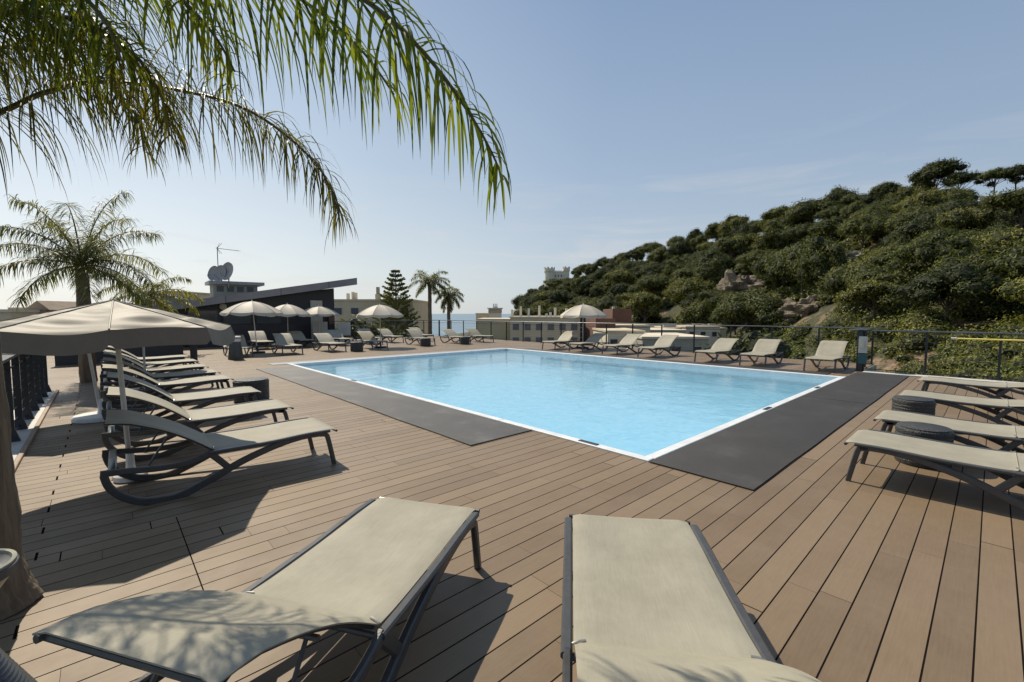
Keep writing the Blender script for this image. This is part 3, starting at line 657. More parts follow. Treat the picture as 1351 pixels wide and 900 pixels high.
# ------------------------------------------------------------------ fences
def fence_run(root, pts, hh, spacing, blade=False, wires=7, rail=0.022, mid=True, kick=0.08):
    rp = []
    total = 0
    for (x0, y0), (x1, y1) in zip(pts[:-1], pts[1:]):
        L = math.hypot(x1 - x0, y1 - y0); n = max(1, round(L / spacing)); ang = math.atan2(y1 - y0, x1 - x0)
        for i in range(n + 1):
            if i == n and (x1, y1) != pts[-1]: continue
            x = x0 + (x1 - x0) * i / n; y = y0 + (y1 - y0) * i / n
            mt = Matrix.Translation((x, y, 0)) @ Matrix.Rotation(ang, 4, 'Z')
            q = MB()
            if blade:
                q.box(-0.010, 0.010, -0.036, 0.036, 0.0, hh, mt); q.box(-0.02, 0.02, -0.02, 0.10, 0.02, 0.05, mt); 
                q.add([mt @ Vector(v) for v in ((-0.035, -0.08, 0.02), (0.035, -0.08, 0.02), (0.035, 0.09, 0.02), (-0.035, 0.09, 0.02), (-0.012, -0.045, 0.16), (0.012, -0.045, 0.16), (0.012, 0.045, 0.16), (-0.012, 0.045, 0.16))],
                      [(0, 1, 5, 4), (1, 2, 6, 5), (2, 3, 7, 6), (3, 0, 4, 7)])
            else:
                q.box(-0.022, 0.022, -0.022, 0.022, 0.0, hh, mt); q.box(-0.055, 0.055, -0.055, 0.055, 0.004, 0.016, mt)
            q.build('post', M['dark_metal'], root, smooth=False)
        mt = Matrix.Translation((x0, y0, 0)) @ Matrix.Rotation(ang, 4, 'Z')
        q = MB()
        if blade: q.box(-0.03, L + 0.03, -0.07, 0.07, hh + 0.002, hh + 0.035, mt)
        else: q.tube([(x0, y0, hh + 0.02), (x1, y1, hh + 0.02)], rail, 10)
        q.build('top_rail', M['rail_metal'], root)
        q = MB()
        if mid: q.tube([(x0, y0, hh - 0.14), (x1, y1, hh - 0.14)], 0.010, 6)
        q.tube([(x0, y0, kick), (x1, y1, kick)], 0.010, 6)
        q.build('mid_rail', M['dark_metal'], root)
        q = MB()
        for w in range(wires):
            z = kick + (hh - 0.14 - kick) * (w + 1) / (wires + 1); q.tube([(x0, y0, z), (x1, y1, z)], 0.0028, 4, caps=False)
        q.build('wire_infill', M['rail_metal'], root)
f = tag(empty('fence', (0, 0, 0)), 'metal railing with wide blade posts on the white kerb at left', 'fence')
fence_run(f, [(-0.88, 1.0), (-0.88, 12.95)], 1.05, 0.79, blade=True, wires=5)
f = tag(empty('fence', (0, 0, 0)), 'dark railing around the deck corner behind the nearer palm at left', 'fence')
fence_run(f, [(-0.9, 13.2), (-2.5, 13.2), (-2.5, 26.0)], 1.08, 1.3)
f = tag(empty('fence', (0, 0, 0)), 'long dark wire railing behind the far right row of loungers', 'fence')
fence_run(f, [(17.85, 27.0), (17.85, 2.55), (15.62, 2.55)], 1.12, 1.45)
f = tag(empty('fence', (0, 0, 0)), 'dark railing between the bar building and the two palms', 'fence')
fence_run(f, [(10.3, 27.0), (17.8, 27.0)], 1.12, 1.35, wires=14)
f = tag(empty('fence', (0, 0, 0)), 'dark wire railing behind the flat loungers at the right edge', 'fence')
fence_run(f, [(15.5, 2.40), (15.35, -6.5)], 1.12, 1.35)
# corner post with white notice and lamp cap
o = tag(empty('sign_post', (15.42, 2.47, 0)), 'corner post with grey cap and white notice at the fence corner', 'sign')
MB().bbox(-0.06, 0.06, -0.06, 0.06, 0.0, 1.14, 0.008).build('post', M['dark_metal'], o)
MB().lathe([(0.10, 1.142), (0.22, 1.15), (0.22, 1.175), (0.05, 1.19)], 24).build('cap', M['rail_metal'], o)
q = MB(); q.bbox(-0.09, -0.07, -0.17, 0.02, 0.52, 0.98, 0.004); q.build('notice', M['white'], o, smooth=False)
q = MB(); q.bbox(-0.085, -0.07, -0.17, 0.02, 0.22, 0.50, 0.004); q.build('lower_panel', M['teal'], o, smooth=False)
q = MB(); q.bbox(-0.105, -0.093, -0.11, -0.03, 0.66, 0.88, 0.002); q.build('picture_panel', M['beige'], o, smooth=False)
prism('kerb', 15.12, 15.45, -1.0, 2.35, 0.002, 0.03, M['white'])
# yellow telescopic pole laid on the railing
o = tag(empty('pool_pole', (15.2, 0.58, 0)), 'long yellow telescopic pool pole lying along the right fence', 'pole')
q = MB(); q.tube([(0, 0, 1.00), (-0.03, -7.6, 0.985)], 0.020, 10); q.build('shaft', M['yellow'], o)
q = MB(); q.tube([(0, 0.0, 1.00), (0.0, 0.10, 1.00)], 0.028, 10); q.build('grip', M['white'], o)
q = MB(); q.bbox(-0.04, 0.04, -2.7, -2.58, 0.95, 1.05, 0.01); q.build('clamp', M['beige'], o)

# ------------------------------------------------------------------ palms
def frond_mesh(path, leaf_len, nl, droop, lw, seed, plume=0.5, segs=5, start=0.12, lenf=None, rr=0.016, fwd=0.35, side_bias=0.0):
    """path: list of points of the rachis. returns (leaf MB, rachis MB)"""
    rnd = random.Random(seed)
    P = _cat(path, 14); n = len(P)
    cum = [0]
    for i in range(1, n): cum.append(cum[-1] + (P[i] - P[i - 1]).length)
    T = cum[-1]
    leaf = MB(); ra = MB(); ra.tube(P, lambda t: rr * (1 - 0.85 * t) + 0.002, 6)
    def ev(s):
        s = min(max(s, 0), T * 0.9999)
        lo, hi = 0, n - 1
        while hi - lo > 1:
            m_ = (lo + hi) // 2
            if cum[m_] <= s: lo = m_
            else: hi = m_
        t = (s - cum[lo]) / max(1e-6, cum[hi] - cum[lo])
        return P[lo].lerp(P[hi], t), (P[hi] - P[lo]).normalized()
    up = Vector((0, 0, 1))
    for k in range(nl):
        for side in (-1, 1):
            t = start + (1 - start) * (k + rnd.random() * 0.8) / nl
            p, tg = ev(t * T)
            sd = tg.cross(up)
            if sd.length < 0.05: sd = Vector((1, 0, 0))
            sd.normalize(); nr = sd.cross(tg).normalized()
            ll = leaf_len * (lenf(t) if lenf else (0.55 + 0.9 * math.sin(math.pi * min(1, 0.12 + t * 0.83)) ** 0.8 * 0.5)) * rnd.uniform(0.75, 1.12)
            el = rnd.gauss(0.15, plume)
            d = (sd * side * math.cos(el) + nr * math.sin(el) + tg * (fwd + rnd.uniform(-.12, .2))).normalized()
            wv = d.cross(Vector((rnd.uniform(-.4, .4), rnd.uniform(-.4, .4), 1))).normalized()
            pts = []; q = p.copy(); dd = d.copy(); dr = droop * rnd.uniform(0.7, 1.3)
            for s in range(segs + 1):
                pts.append(q.copy()); dd = (dd + Vector((0, 0, -1)) * dr / segs * (1 + s * 0.25)).normalized(); q = q + dd * (ll / segs)
            vs = []; fs = []
            w0 = lw * rnd.uniform(0.75, 1.2)
            tw = rnd.uniform(-0.6, 0.6)
            for s, c in enumerate(pts):
                f_ = s / segs; w = w0 * (0.45 + 0.9 * f_ if f_ < 0.35 else 0.77 * (1 - (f_ - 0.35) / 0.65) ** 0.75 + 0.03)
                dirn = (pts[min(s + 1, segs)] - pts[max(s - 1, 0)]).normalized()
                ww = (Matrix.Rotation(tw * f_, 3, dirn) @ wv); ww = (ww - dirn * ww.dot(dirn)).normalized()
                vs.append(c + ww * w); vs.append(c - ww * w)
            for s in range(segs): fs.append((2 * s, 2 * s + 1, 2 * s + 3, 2 * s + 2))
            leaf.add(vs, fs)
    return leaf, ra

def frond(root, path, mat='leaf_mid', **kw):
    l, r_ = frond_mesh(path, **kw)
    o = l.build('frond', M[mat], root, angle=0)
    r_.build('rachis', M['rachis'], o)
    return o

def trunk_part(root, pts, r, ringed=True, n=18, seed=1, name='trunk', mat='trunk'):
    rnd = random.Random(seed); P = _cat(pts, 14)
    q = MB(); q.tube(P, lambda t: (r(t) if callable(r) else r) , n)
    vs = []
    cz = {}
    for i, v in enumerate(q.v):
        ring = i // n; v = Vector(v); c = P[min(ring, len(P) - 1)]
        k = 1 + (0.012 * math.sin(ring * 1.9) if ringed else 0) + 0.09 * noise.noise(v * 3.0) + 0.07 * noise.noise(Vector((v.x * 16, v.y * 16, v.z * 5))) + 0.05 * noise.noise(Vector((v.x * 45, v.y * 45, v.z * 7)))
        vs.append(tuple(c + (v - c) * k))
    q.v = vs
    return q.build(name, M[mat], root, angle=60)

def palm(name, loc, ht, r0, nf, flen, label, seed, leaf=0.45, lw=0.013, nl=34, el_lo=-25, el_hi=75, mat='leaf_mid', bend=1.0, skip=None, droop=1.0, lean=(0, 0)):
    rnd = random.Random(seed); o = empty(name, loc); tag(o, label, 'palm tree')
    trunk_part(o, [(0, 0, 0), (lean[0] * .3, lean[1] * .3, ht * .35), (lean[0] * .7, lean[1] * .7, ht * .7), (lean[0], lean[1], ht)], lambda t: r0 * (1.15 - 0.35 * t if t < .9 else 0.8 + (t - .9)), seed=seed)
    top = Vector((lean[0], lean[1], ht))
    for i in range(nf):
        az = 2 * math.pi * (i * 0.381966 + rnd.uniform(-.04, .04)); e = R(el_lo + (el_hi - el_lo) * (i / (nf - 1)) ** 0.8)
        L = flen * rnd.uniform(0.88, 1.1) * (1.0 if e > 0 else 0.85)
        pts = [top.copy()]; d = Vector((math.cos(az) * math.cos(e), math.sin(az) * math.cos(e), math.sin(e))); q = top.copy()
        for s in range(6):
            q = q + d * L / 6; pts.append(q.copy()); d = (d + Vector((0, 0, -1)) * bend * 0.30 * (0.6 + s * 0.15)).normalized()
        frond(o, pts, mat, leaf_len=leaf, nl=nl, droop=droop, lw=lw, seed=seed * 100 + i, rr=0.02)
    return o

# the nearer palm standing on the deck at left
p = palm('palm_tree', (-0.28, 14.45, 0), 2.72, 0.14, 19, 1.9, 'feathery palm with thick grey trunk standing on the deck behind the left parasols', 11, leaf=0.48, lw=0.0125, nl=95, el_lo=-18, el_hi=76, droop=1.2, bend=0.95)
x, y = W(-14.3, 17.5)
palm('palm_tree', (x, y, -0.5), 2.8, 0.16, 14, 1.9, 'smaller yellow green palm whose crown shows just above the big parasol', 12, leaf=0.42, lw=0.02, nl=60, el_lo=-30, el_hi=55, droop=1.3, mat='leaf_gold')
x, y = W(-8.3, 45.0)
palm('palm_tree', (x, y, -9), 13.7, 0.22, 20, 2.2, 'taller slim palm beyond the far fence against the sea', 13, leaf=0.55, lw=0.03, nl=60, el_lo=-30, el_hi=65, droop=1.0, bend=1.1)
x, y = W(-6.7, 46.5)
palm('palm_tree', (x, y, -9), 12.5, 0.2, 18, 1.9, 'shorter drooping palm just right of the taller one against the sea', 14, leaf=0.55, lw=0.03, nl=60, el_lo=-75, el_hi=70, droop=1.2, bend=1.3, lean=(0.2, 0.1))

# the palm whose fronds hang over the camera
rt = empty('palm_tree', CW(-2.83, 2.3, 0)); tag(rt, 'close palm at the left edge whose long fronds hang across the top of the picture', 'palm tree')
base = Vector(rt.location)
trunk_part(rt, [(0.02, 0, 0), (0.0, 0, 0.25), (-0.02, 0.0, 0.8), (-0.04, 0, 1.6), (-0.05, 0, 2.4), (-0.05, 0, 3.0)], lambda t: 0.15 + 0.03 * max(0, 1 - t * 5) + (0.03 if t > 0.9 else 0), seed=5, n=72)
def near_frond(pxs, mat, **kw):
    path = [Vector((-0.05, 0, 2.95))] + [(at(*p) if len(p) == 3 and p[2] < 50 else Vector(p)) - base for p in pxs]
    return frond(rt, path, mat, **kw)
tipf = lambda a, b_: (lambda t: 1.0 if t < a else 1 - (1 - b_) * (t - a) / (1 - a))
NF = [
 ([(110, -95, 2.15), (260, -80, 2.05), (400, -42, 1.95), (498, 12, 1.92), (568, 80, 1.92), (618, 148, 1.95), (648, 200, 1.98), (664, 238, 2.0)], 'leaf_near', dict(leaf_len=0.80, nl=112, droop=2.0, lw=0.0092, seed=31, plume=0.7, segs=7, rr=0.014, fwd=0.4, start=0.2, lenf=tipf(.55, .28))),
 ([(-30, 150, 2.5), (60, 122, 2.6), (130, 108, 2.7), (230, 118, 2.8), (320, 142, 2.85), (385, 185, 2.9), (428, 232, 2.9), (448, 285, 2.95)], 'leaf_dry', dict(leaf_len=0.52, nl=190, droop=1.8, lw=0.0055, seed=32, plume=0.75, segs=6, rr=0.016, fwd=0.3, lenf=tipf(.55, .5))),
 ([(-40, 20, 2.3), (40, 15, 2.2), (120, 35, 2.2), (180, 75, 2.25), (212, 125, 2.3), (224, 180, 2.35)], 'leaf_dry', dict(leaf_len=0.44, nl=150, droop=1.6, lw=0.0065, seed=33, plume=0.8, segs=6, lenf=tipf(.6, .5))),
 ([(-60, -60, 2.1), (60, -70, 2.0), (170, -50, 2.0), (240, 0, 2.0), (285, 50, 2.05), (310, 95, 2.1)], 'leaf_near', dict(leaf_len=0.52, nl=110, droop=1.5, lw=0.0062, seed=34, plume=0.7, segs=6, lenf=tipf(.6, .4))),
 ([(-60, -20, 1.9), (20, -40, 1.8), (90, -20, 1.75), (140, 30, 1.75), (160, 80, 1.8)], 'leaf_near', dict(leaf_len=0.46, nl=110, droop=1.3, lw=0.006, seed=35, plume=0.9, segs=6, lenf=tipf(.6, .5))),
 ([(-90, 60, 2.6), (-20, 60, 2.7), (60, 70, 2.8), (130, 100, 2.9), (178, 150, 2.95), (190, 200, 3.0)], 'leaf_dry', dict(leaf_len=0.46, nl=150, droop=1.7, lw=0.0065, seed=36, plume=0.8, segs=6, lenf=tipf(.6, .5))),
 ([(-90, -90, 2.4), (0, -60, 2.3), (80, -20, 2.3), (120, 30, 2.35), (130, 90, 2.4)], 'leaf_near', dict(leaf_len=0.5, nl=110, droop=1.5, lw=0.006, seed=37, plume=0.9, segs=6)),
 ([(-60, 20, 2.0), (-10, 10, 2.0), (50, 20, 2.0), (90, 60, 2.05)], 'leaf_near', dict(leaf_len=0.42, nl=100, droop=1.4, lw=0.006, seed=38, plume=1.0, segs=6)),
 ([(60, -110, 2.5), (200, -90, 2.45), (320, -45, 2.4), (420, 15, 2.4), (480, 70, 2.4), (520, 125, 2.4)], 'leaf_near', dict(leaf_len=0.72, nl=85, droop=1.6, lw=0.008, seed=39, plume=0.6, segs=6, lenf=tipf(.6, .4))),
]
for pth, mt_, kw in NF: near_frond(pth, mt_, **kw)
# fronds going the other way, outside the picture
for k, az in enumerate((150, 200, 250, 290, 100)):
    a = R(az); pts = [Vector((-0.05, 0, 2.95))]; d = Vector((math.cos(a) * .75, math.sin(a) * .75, 0.65)); q = pts[0].copy()
    for s in range(6): q = q + d * 0.42; pts.append(q.copy()); d = (d + Vector((0, 0, -0.3))).normalized()
    frond(rt, pts, 'leaf_near', leaf_len=0.5, nl=40, droop=1.4, lw=0.009, seed=60 + k, plume=0.6, segs=5)

# ------------------------------------------------------------------ terrain
TAB = [  # px, R0(depth), z0, R1(depth), py of ridge ground
    (560, 200, -23, 420, 432), (630, 200, -18, 430, 424), (680, 190, -13, 430, 414), (720, 185, -12, 415, 388), (760, 170, -12, 380, 372), (800, 150, -11, 330, 362), (850, 130, -10, 290, 348), (900, 108, -9, 255, 338),
    (950, 92, -9, 230, 324), (1000, 76, -8, 205, 315), (1050, 62, -8, 185, 301), (1100, 52, -7, 165, 291), (1150, 43, -6, 150, 284), (1200, 37, -5.5, 140, 280), (1250, 33, -5, 130, 274), (1300, 30, -4.5, 122, 268), (1351, 28, -4.5, 116, 266), (1500, 26, -4.5, 105, 250), (2200, 24, -4, 90, 60)]
TT = np.array([(p - 675.5) / 586 for p, *_ in TAB]); AZ = np.arctan(TT)
SQ = np.sqrt(1 + TT ** 2)
R0 = np.array([t[1] for t in TAB]) * SQ; Z0 = np.array([t[2] for t in TAB], float); R1 = np.array([t[3] for t in TAB]) * SQ
Z1 = np.array([H + (414 - t[4]) / 586 * t[3] for t in TAB]); Z1[-1] = Z1[-2]
def height(X, Y):
    """ground level at survey coordinates (right, ahead)"""
    r = math.hypot(X, Y); az = math.atan2(X, Y)
    nz = noise.noise(Vector((X * .03, Y * .03, 0))) * 2.2 + noise.noise(Vector((X * .11, Y * .11, 3))) * 1.0
    flat = -13.0 + 0.3 * nz - 11.0 * min(1, max(0, (r - 70) / 180))
    if az < AZ[0]:
        return flat
    a = min(az, AZ[-1])
    r0 = float(np.interp(a, AZ, R0)); z0 = float(np.interp(a, AZ, Z0)); r1 = float(np.interp(a, AZ, R1)); z1 = float(np.interp(a, AZ, Z1))
    if r < r0:
        k = max(0, min(1, (r - 16) / max(1, (r0 - 16)))); z = -13 + (z0 + 13) * k ** 1.3
    elif r < r1:
        s = (r - r0) / (r1 - r0); s2 = s ** 1.0
        s3 = s + 0.035 * math.sin(s * 12.0 + a * 9)
        z = z0 + (z1 - z0) * (0.82 * s3 + 0.18 * s3 * s3 if s3 > 0 else 0) + nz * 0.55 * min(1, s * 6) * min(1, (1 - s) * 8)
    else:
        z = z1 - (r - r1) * 0.10
    if az > R(95): z = z + (-13 - z) * min(1, (az - R(95)) / R(50))
    fade = min(1, (az - AZ[0]) / (AZ[2] - AZ[0])) if az < AZ[2] else 1
    return flat + (z - flat) * fade
b = MB(); NA, NR = 520, 105
rad = [1.0 + 900 * (i / (NR - 1)) ** 2.2 for i in range(NR)]
azs = []
for i in range(NA): azs.append(-math.pi + 2 * math.pi * i / NA)
for r in rad:
    for a in azs:
        X, Y = r * math.sin(a), r * math.cos(a); x, y = W(X, Y); z = height(X, Y)
        if r < 16: z = -13
        b.v.append((x, y, z))
b.f = [(i * NA + j, (i + 1) * NA + j, (i + 1) * NA + (j + 1) % NA, i * NA + (j + 1) % NA) for i in range(NR - 1) for j in range(NA)]
t_ = b.build('hillside', M['terrain'], smooth=True, angle=0); struct(t_)
for pl in t_.data.polygons[:1]:
    if pl.normal.z < 0: t_.data.flip_normals()
b = MB(); b.add([(-60000, -60000, -22), (60000, -60000, -22), (60000, 60000, -22), (-60000, 60000, -22)], [(0, 1, 2, 3)])
struct(b.build('sea', M['sea'], smooth=False))

# ------------------------------------------------------------------ foliage
def ico(center, r, sub=1, seed=0, rough=0.25, squash=0.8):
    t = (1 + 5 ** .5) / 2
    v = [Vector(p).normalized() for p in ((-1, t, 0), (1, t, 0), (-1, -t, 0), (1, -t, 0), (0, -1, t), (0, 1, t), (0, -1, -t), (0, 1, -t), (t, 0, -1), (t, 0, 1), (-t, 0, -1), (-t, 0, 1))]
    f = [(0, 11, 5), (0, 5, 1), (0, 1, 7), (0, 7, 10), (0, 10, 11), (1, 5, 9), (5, 11, 4), (11, 10, 2), (10, 7, 6), (7, 1, 8), (3, 9, 4), (3, 4, 2), (3, 2, 6), (3, 6, 8), (3, 8, 9), (4, 9, 5), (2, 4, 11), (6, 2, 10), (8, 6, 7), (9, 8, 1)]
    for _ in range(sub):
        cache = {}; nf = []
        def mid(a, b_):
            k = (min(a, b_), max(a, b_))
            if k not in cache: v.append(((v[a] + v[b_]) / 2).normalized()); cache[k] = len(v) - 1
            return cache[k]
        for a, b_, c in f:
            x, y, z = mid(a, b_), mid(b_, c), mid(c, a); nf += [(a, x, z), (b_, y, x), (c, z, y), (x, y, z)]
        f = nf
    out = []
    for p in v:
        k = 1 + rough * noise.noise(p * 2.3 + Vector((seed, 0, 0)))
        out.append(Vector(center) + Vector((p.x, p.y, p.z * squash)) * r * k)
    return out, f

def foliage(clumps, nleaf, size0, seed, squash=0.75, core=0.78, aspect=2.0, tri=True):
    """clumps: [(center, radius)] -> MB of rough cores plus leaf tufts standing out of them"""
    rng = np.random.default_rng(seed); q = MB()
    for ci, (c, r) in enumerate(clumps):
        size = size0(c) if callable(size0) else size0
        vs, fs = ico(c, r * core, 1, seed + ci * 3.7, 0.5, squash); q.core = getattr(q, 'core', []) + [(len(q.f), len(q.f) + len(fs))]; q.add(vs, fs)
        n = int((nleaf(c) if callable(nleaf) else nleaf) * r * r)
        d = rng.normal(size=(n, 3)); d /= np.linalg.norm(d, axis=1)[:, None]
        rr = r * (0.72 + 0.42 * rng.random(n) ** 1.3)
        rr *= 1 + 0.18 * np.sin(d[:, 0] * 7 + ci) * np.sin(d[:, 1] * 6 + ci * 2)
        pos = d * rr[:, None]; pos[:, 2] *= squash; pos += np.array(c)
        dj = d + rng.normal(size=(n, 3)) * 0.42; dj[:, 2] += 0.15; ax = np.cross(dj, rng.normal(size=(n, 3))); ax /= np.linalg.norm(ax, axis=1)[:, None] + 1e-9
        sd = np.cross(ax, dj); sd /= np.linalg.norm(sd, axis=1)[:, None] + 1e-9
        s = size * (0.6 + 0.8 * rng.random(n))[:, None]
        A = pos - sd * s * 0.5; B = pos + sd * s * 0.5; C = pos + ax * s * aspect + sd * s * 0.2 + d * s * 0.35; D = pos + ax * s * aspect - sd * s * 0.2 + d * s * 0.35
        o = len(q.v); arr = np.stack([A, B, C, D], axis=1).reshape(-1, 3)
        q.v.extend(map(tuple, arr.tolist())); q.f.extend([(o + 4 * i, o + 4 * i + 1, o + 4 * i + 2, o + 4 * i + 3) for i in range(n)])
    return q

def pine_proto(seed, kind):
    """unit pine, crown about 8 m across, 8-9 m high"""
    rnd = random.Random(seed); cl = []; limbs = []
    if kind == 'umbrella':
        ht = rnd.uniform(6.2, 7.4); n = 26
        for i in range(n):
            a = i * 2.4 + rnd.uniform(-.3, .3); rr = 3.3 * math.sqrt((i + .5) / n) * rnd.uniform(.85, 1.1); z = ht + 1.5 * (1 - (rr / 3.6) ** 2) - (0.9 if i % 3 == 0 else 0) + rnd.uniform(-.4, .4)
            cl.append(((rr * math.cos(a), rr * math.sin(a), z), rnd.uniform(1.0, 1.6)))
        tr = ht - 0.4
    elif kind == 'tall':
        ht = rnd.uniform(6.2, 7.5); n = 24
        for i in range(n):
            f_ = i / n; z = 2.6 + (ht - 1.0) * f_ ** 0.8 + rnd.uniform(-.5, .5); a = i * 2.4 + rnd.uniform(-.5, .5); rr = (3.1 * math.sin(math.pi * (0.22 + 0.70 * f_))) * rnd.uniform(.45, 1.0)
            cl.append(((rr * math.cos(a), rr * math.sin(a), z), rnd.uniform(1.1, 1.9)))
        tr = ht - 0.8
    else:
        ht = rnd.uniform(5.2, 6.2); n = 24
        for i in range(n):
            a = i * 2.4 + rnd.uniform(-.4, .4); rr = 3.9 * math.sqrt((i + .5) / n) * rnd.uniform(.75, 1.1); z = 2.4 + (ht - 1.2) * math.sqrt(max(0, 1 - (rr / 4.6) ** 2)) + rnd.uniform(-.6, .6)
            cl.append(((rr * math.cos(a), rr * math.sin(a), z), rnd.uniform(1.2, 2.1)))
        tr = ht * .7
    q = foliage(cl, 120, 0.13, seed, squash=0.74 if kind != 'tall' else 0.85, core=0.66, aspect=2.2)
    t = MB(); lx, ly = rnd.uniform(-.5, .5), rnd.uniform(-.5, .5)
    t.tube([(0, 0, -0.8), (lx * .3, ly * .3, tr * .35), (lx, ly, tr * .7), (lx * 1.1, ly * 1.1, tr)], lambda u: 0.24 * (1 - 0.65 * u), 7)
    for c, r in cl[::3]:
        st = Vector((lx * .8, ly * .8, tr * rnd.uniform(.5, .8))); t.tube([st, st.lerp(Vector(c), .5) + Vector((0, 0, -.15)), Vector(c)], lambda u: 0.10 * (1 - 0.7 * u), 5)
    cm = q.build('crown', M['pine'] if seed % 2 else M['pine2'], None, smooth=False); tm = t.build('trunk', M['bark'], None, angle=60)
    return cm, tm
protos = [(k, pine_proto(100 + i, k)) for i, k in enumerate(['round', 'umbrella', 'tall', 'round', 'umbrella', 'tall', 'round'])]
used_p = set()
def place_pine(idx, X, Y, z, s, zone, rnd):
    kind, (cm, tm) = protos[idx]
    x, y = W(X, Y); o = empty('pine_tree', (x, y, z), rnd.uniform(0, 6.28)); sc = s * (1.28 if X / Y < 0.75 else 1.08)
    o.scale = (sc * rnd.uniform(.9, 1.12), sc * rnd.uniform(.9, 1.12), sc * rnd.uniform(.88, 1.12))
    words = {'round': 'broad rounded dark pine', 'umbrella': 'flat topped umbrella pine', 'tall': 'tall shaggy green pine'}[kind]
    lab = f'{words} {zone}'
    tag(o, lab, 'pine tree', lab)
    for src in (cm, tm):
        if idx not in used_p: c = src
        else: c = src.copy(); COL.objects.link(c)
        c.parent = o
    used_p.add(idx)
    return o
# clearings that stay open so that rock and masonry show: (px, py, half width, half height)
CLEAR = [(1066, 412, 34, 20), (978, 383, 22, 15), (1128, 340, 24, 9), (1325, 262, 40, 10), (1290, 432, 62, 9), (735, 362, 20, 13)]
def proj(X, Y, z):
    zz = z - H; d = Y * CP - zz * SP; u = Y * SP + zz * CP
    return 675.5 + 586 * X / d, 450 - 586 * u / d
rnd = random.Random(99); placed = []; cnt = 0
def try_tree(px, s_, spacing, scl, idx=None, force=False):
    global cnt
    t = (px - 675.5) / 586; a = math.atan(t)
    r0 = np.interp(a, AZ, R0); r1 = np.interp(a, AZ, R1); r = r0 + (r1 - r0) * s_; X, Y = r * math.sin(a), r * math.cos(a)
    for (qx, qy) in placed:
        if (qx - X) ** 2 + (qy - Y) ** 2 < spacing * spacing: return False
    z = height(X, Y)
    ppx, ppy = proj(X, Y, z + 4.5 * scl); hw = 4.2 * scl * 586 / Y
    for cx, cy, cw, ch in CLEAR:
        if abs(ppx - cx) < cw + hw * 0.75 and abs(ppy - cy) < ch + hw * 0.75 and not force: return False
    zone = 'on the crest of the hill' if s_ > 0.88 else ('halfway up the hillside' if s_ > 0.4 else 'at the foot of the hillside')
    if ppx > 1120: zone += ' at right'
    elif ppx > 900: zone += ' right of centre'
    else: zone += ' near the castle'
    k = idx if idx is not None else rnd.choice([0, 3, 6, 0, 3, 6, 2, 5, 1, 4] if s_ < 0.85 else [1, 4, 2, 5, 0, 3])
    place_pine(k, X, Y, z - 0.3, scl, zone, rnd); placed.append((X, Y)); cnt += 1
    return True
# crest trees, set by hand where the skyline shows them
for px, scl, idx in ((1180, 1.05, 6), (1160, 1.05, 4), (1224, 1.45, 1), (1256, 0.95, 4), (1100, 1.15, 2), (1300, 0.85, 1), (1328, 0.88, 4), (1352, 0.88, 1), (1120, 1.0, 3), (1085, 1.1, 0), (1060, 1.0, 6), (968, 1.15, 4), (1010, 1.0, 0), (990, 0.95, 3), (940, 0.95, 6), (915, 1.05, 2), (890, 1.0, 0), (862, 1.0, 3), (840, 1.0, 5), (820, 1.0, 0), (795, 1.05, 6), (775, 1.0, 2), (762, 0.95, 1), (1205, 1.1, 5), (1145, 1.0, 2), (1032, 1.0, 5), (695, 0.8, 3), (684, .8, 0), (706, 1.0, 6), (716, 0.9, 2), (748, 0.7, 0)):
    try_tree(px, 0.985, 1.5, scl, idx, force=True)
for scl, sp, tries in ((1.05, 10.0, 2600), (0.85, 7.5, 2500)):
    for _ in range(tries):
        if cnt >= 292: break
        px = rnd.uniform(690, 1420); s_ = rnd.uniform(0.10 if px < 1000 else 0.09, 0.97)
        t = (px - 675.5) / 586; far = np.interp(math.atan(t), AZ, R1)
        try_tree(px, s_, sp * (1.2 if far > 280 else 1.0 if far > 200 else 0.72), scl * rnd.uniform(0.8, 1.2) * (1.1 if far > 280 else 1.0 if far > 200 else 0.85))
print('pines', cnt)
# undergrowth: masses of shrubs over the slope, one object per tone
def shrubs(name, label, mat, n, pr, sr, rr, leaf, seed, dens=60, clear=True):
    rg = random.Random(seed); cl = []
    tries = 0
    while len(cl) < n and tries < n * 20:
        tries += 1
        px = rg.uniform(*pr); s_ = rg.uniform(*sr); t = (px - 675.5) / 586; a = math.atan(t)
        r0 = np.interp(a, AZ, R0); r1 = np.interp(a, AZ, R1); r = max(20, r0 + (r1 - r0) * s_); X, Y = r * math.sin(a), r * math.cos(a); z = height(X, Y)
        q = proj(X, Y, z + .5)
        if clear and any(abs(q[0] - cx) < cw * (.75 if cy < 425 else 1) and abs(q[1] - cy) < ch * (.75 if cy < 425 else 1.5) for cx, cy, cw, ch in CLEAR[:5]): continue
        x, y = W(X, Y); r_ = rg.uniform(*rr); cl.append(((x, y, z + r_ * .3), r_))
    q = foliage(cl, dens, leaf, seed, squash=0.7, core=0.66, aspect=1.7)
    o = q.build(name, M[mat], None, smooth=False); o['kind'] = 'stuff'; o['label'] = label; o['category'] = 'undergrowth'
sz = lambda c: min(0.34, max(0.075, 0.0021 * math.hypot(c[0], c[1])))
dn = lambda c: min(260, 2.6 / sz(c) ** 2)
shrubs('undergrowth', 'dense dark scrub covering the hillside between the pines', 'shrub', 950, (690, 1420), (0.08, 0.97), (1.4, 2.7), sz, 5, dn)
shrubs('undergrowth', 'leafy bushes on the near slope just beyond the right fence', 'shrub', 420, (930, 1480), (-0.20, 0.07), (0.6, 1.4), sz, 6, dn)
shrubs('undergrowth', 'bright yellow green bushes among the near slope scrub', 'shrub_bright', 70, (930, 1480), (-0.16, 0.10), (0.5, 1.0), sz, 8, dn)
shrubs('undergrowth', 'yellow green creepers beside the ochre cliff', 'shrub_bright', 34, (1020, 1060), (0.05, 0.45), (0.9, 1.6), sz, 9, dn, clear=False)

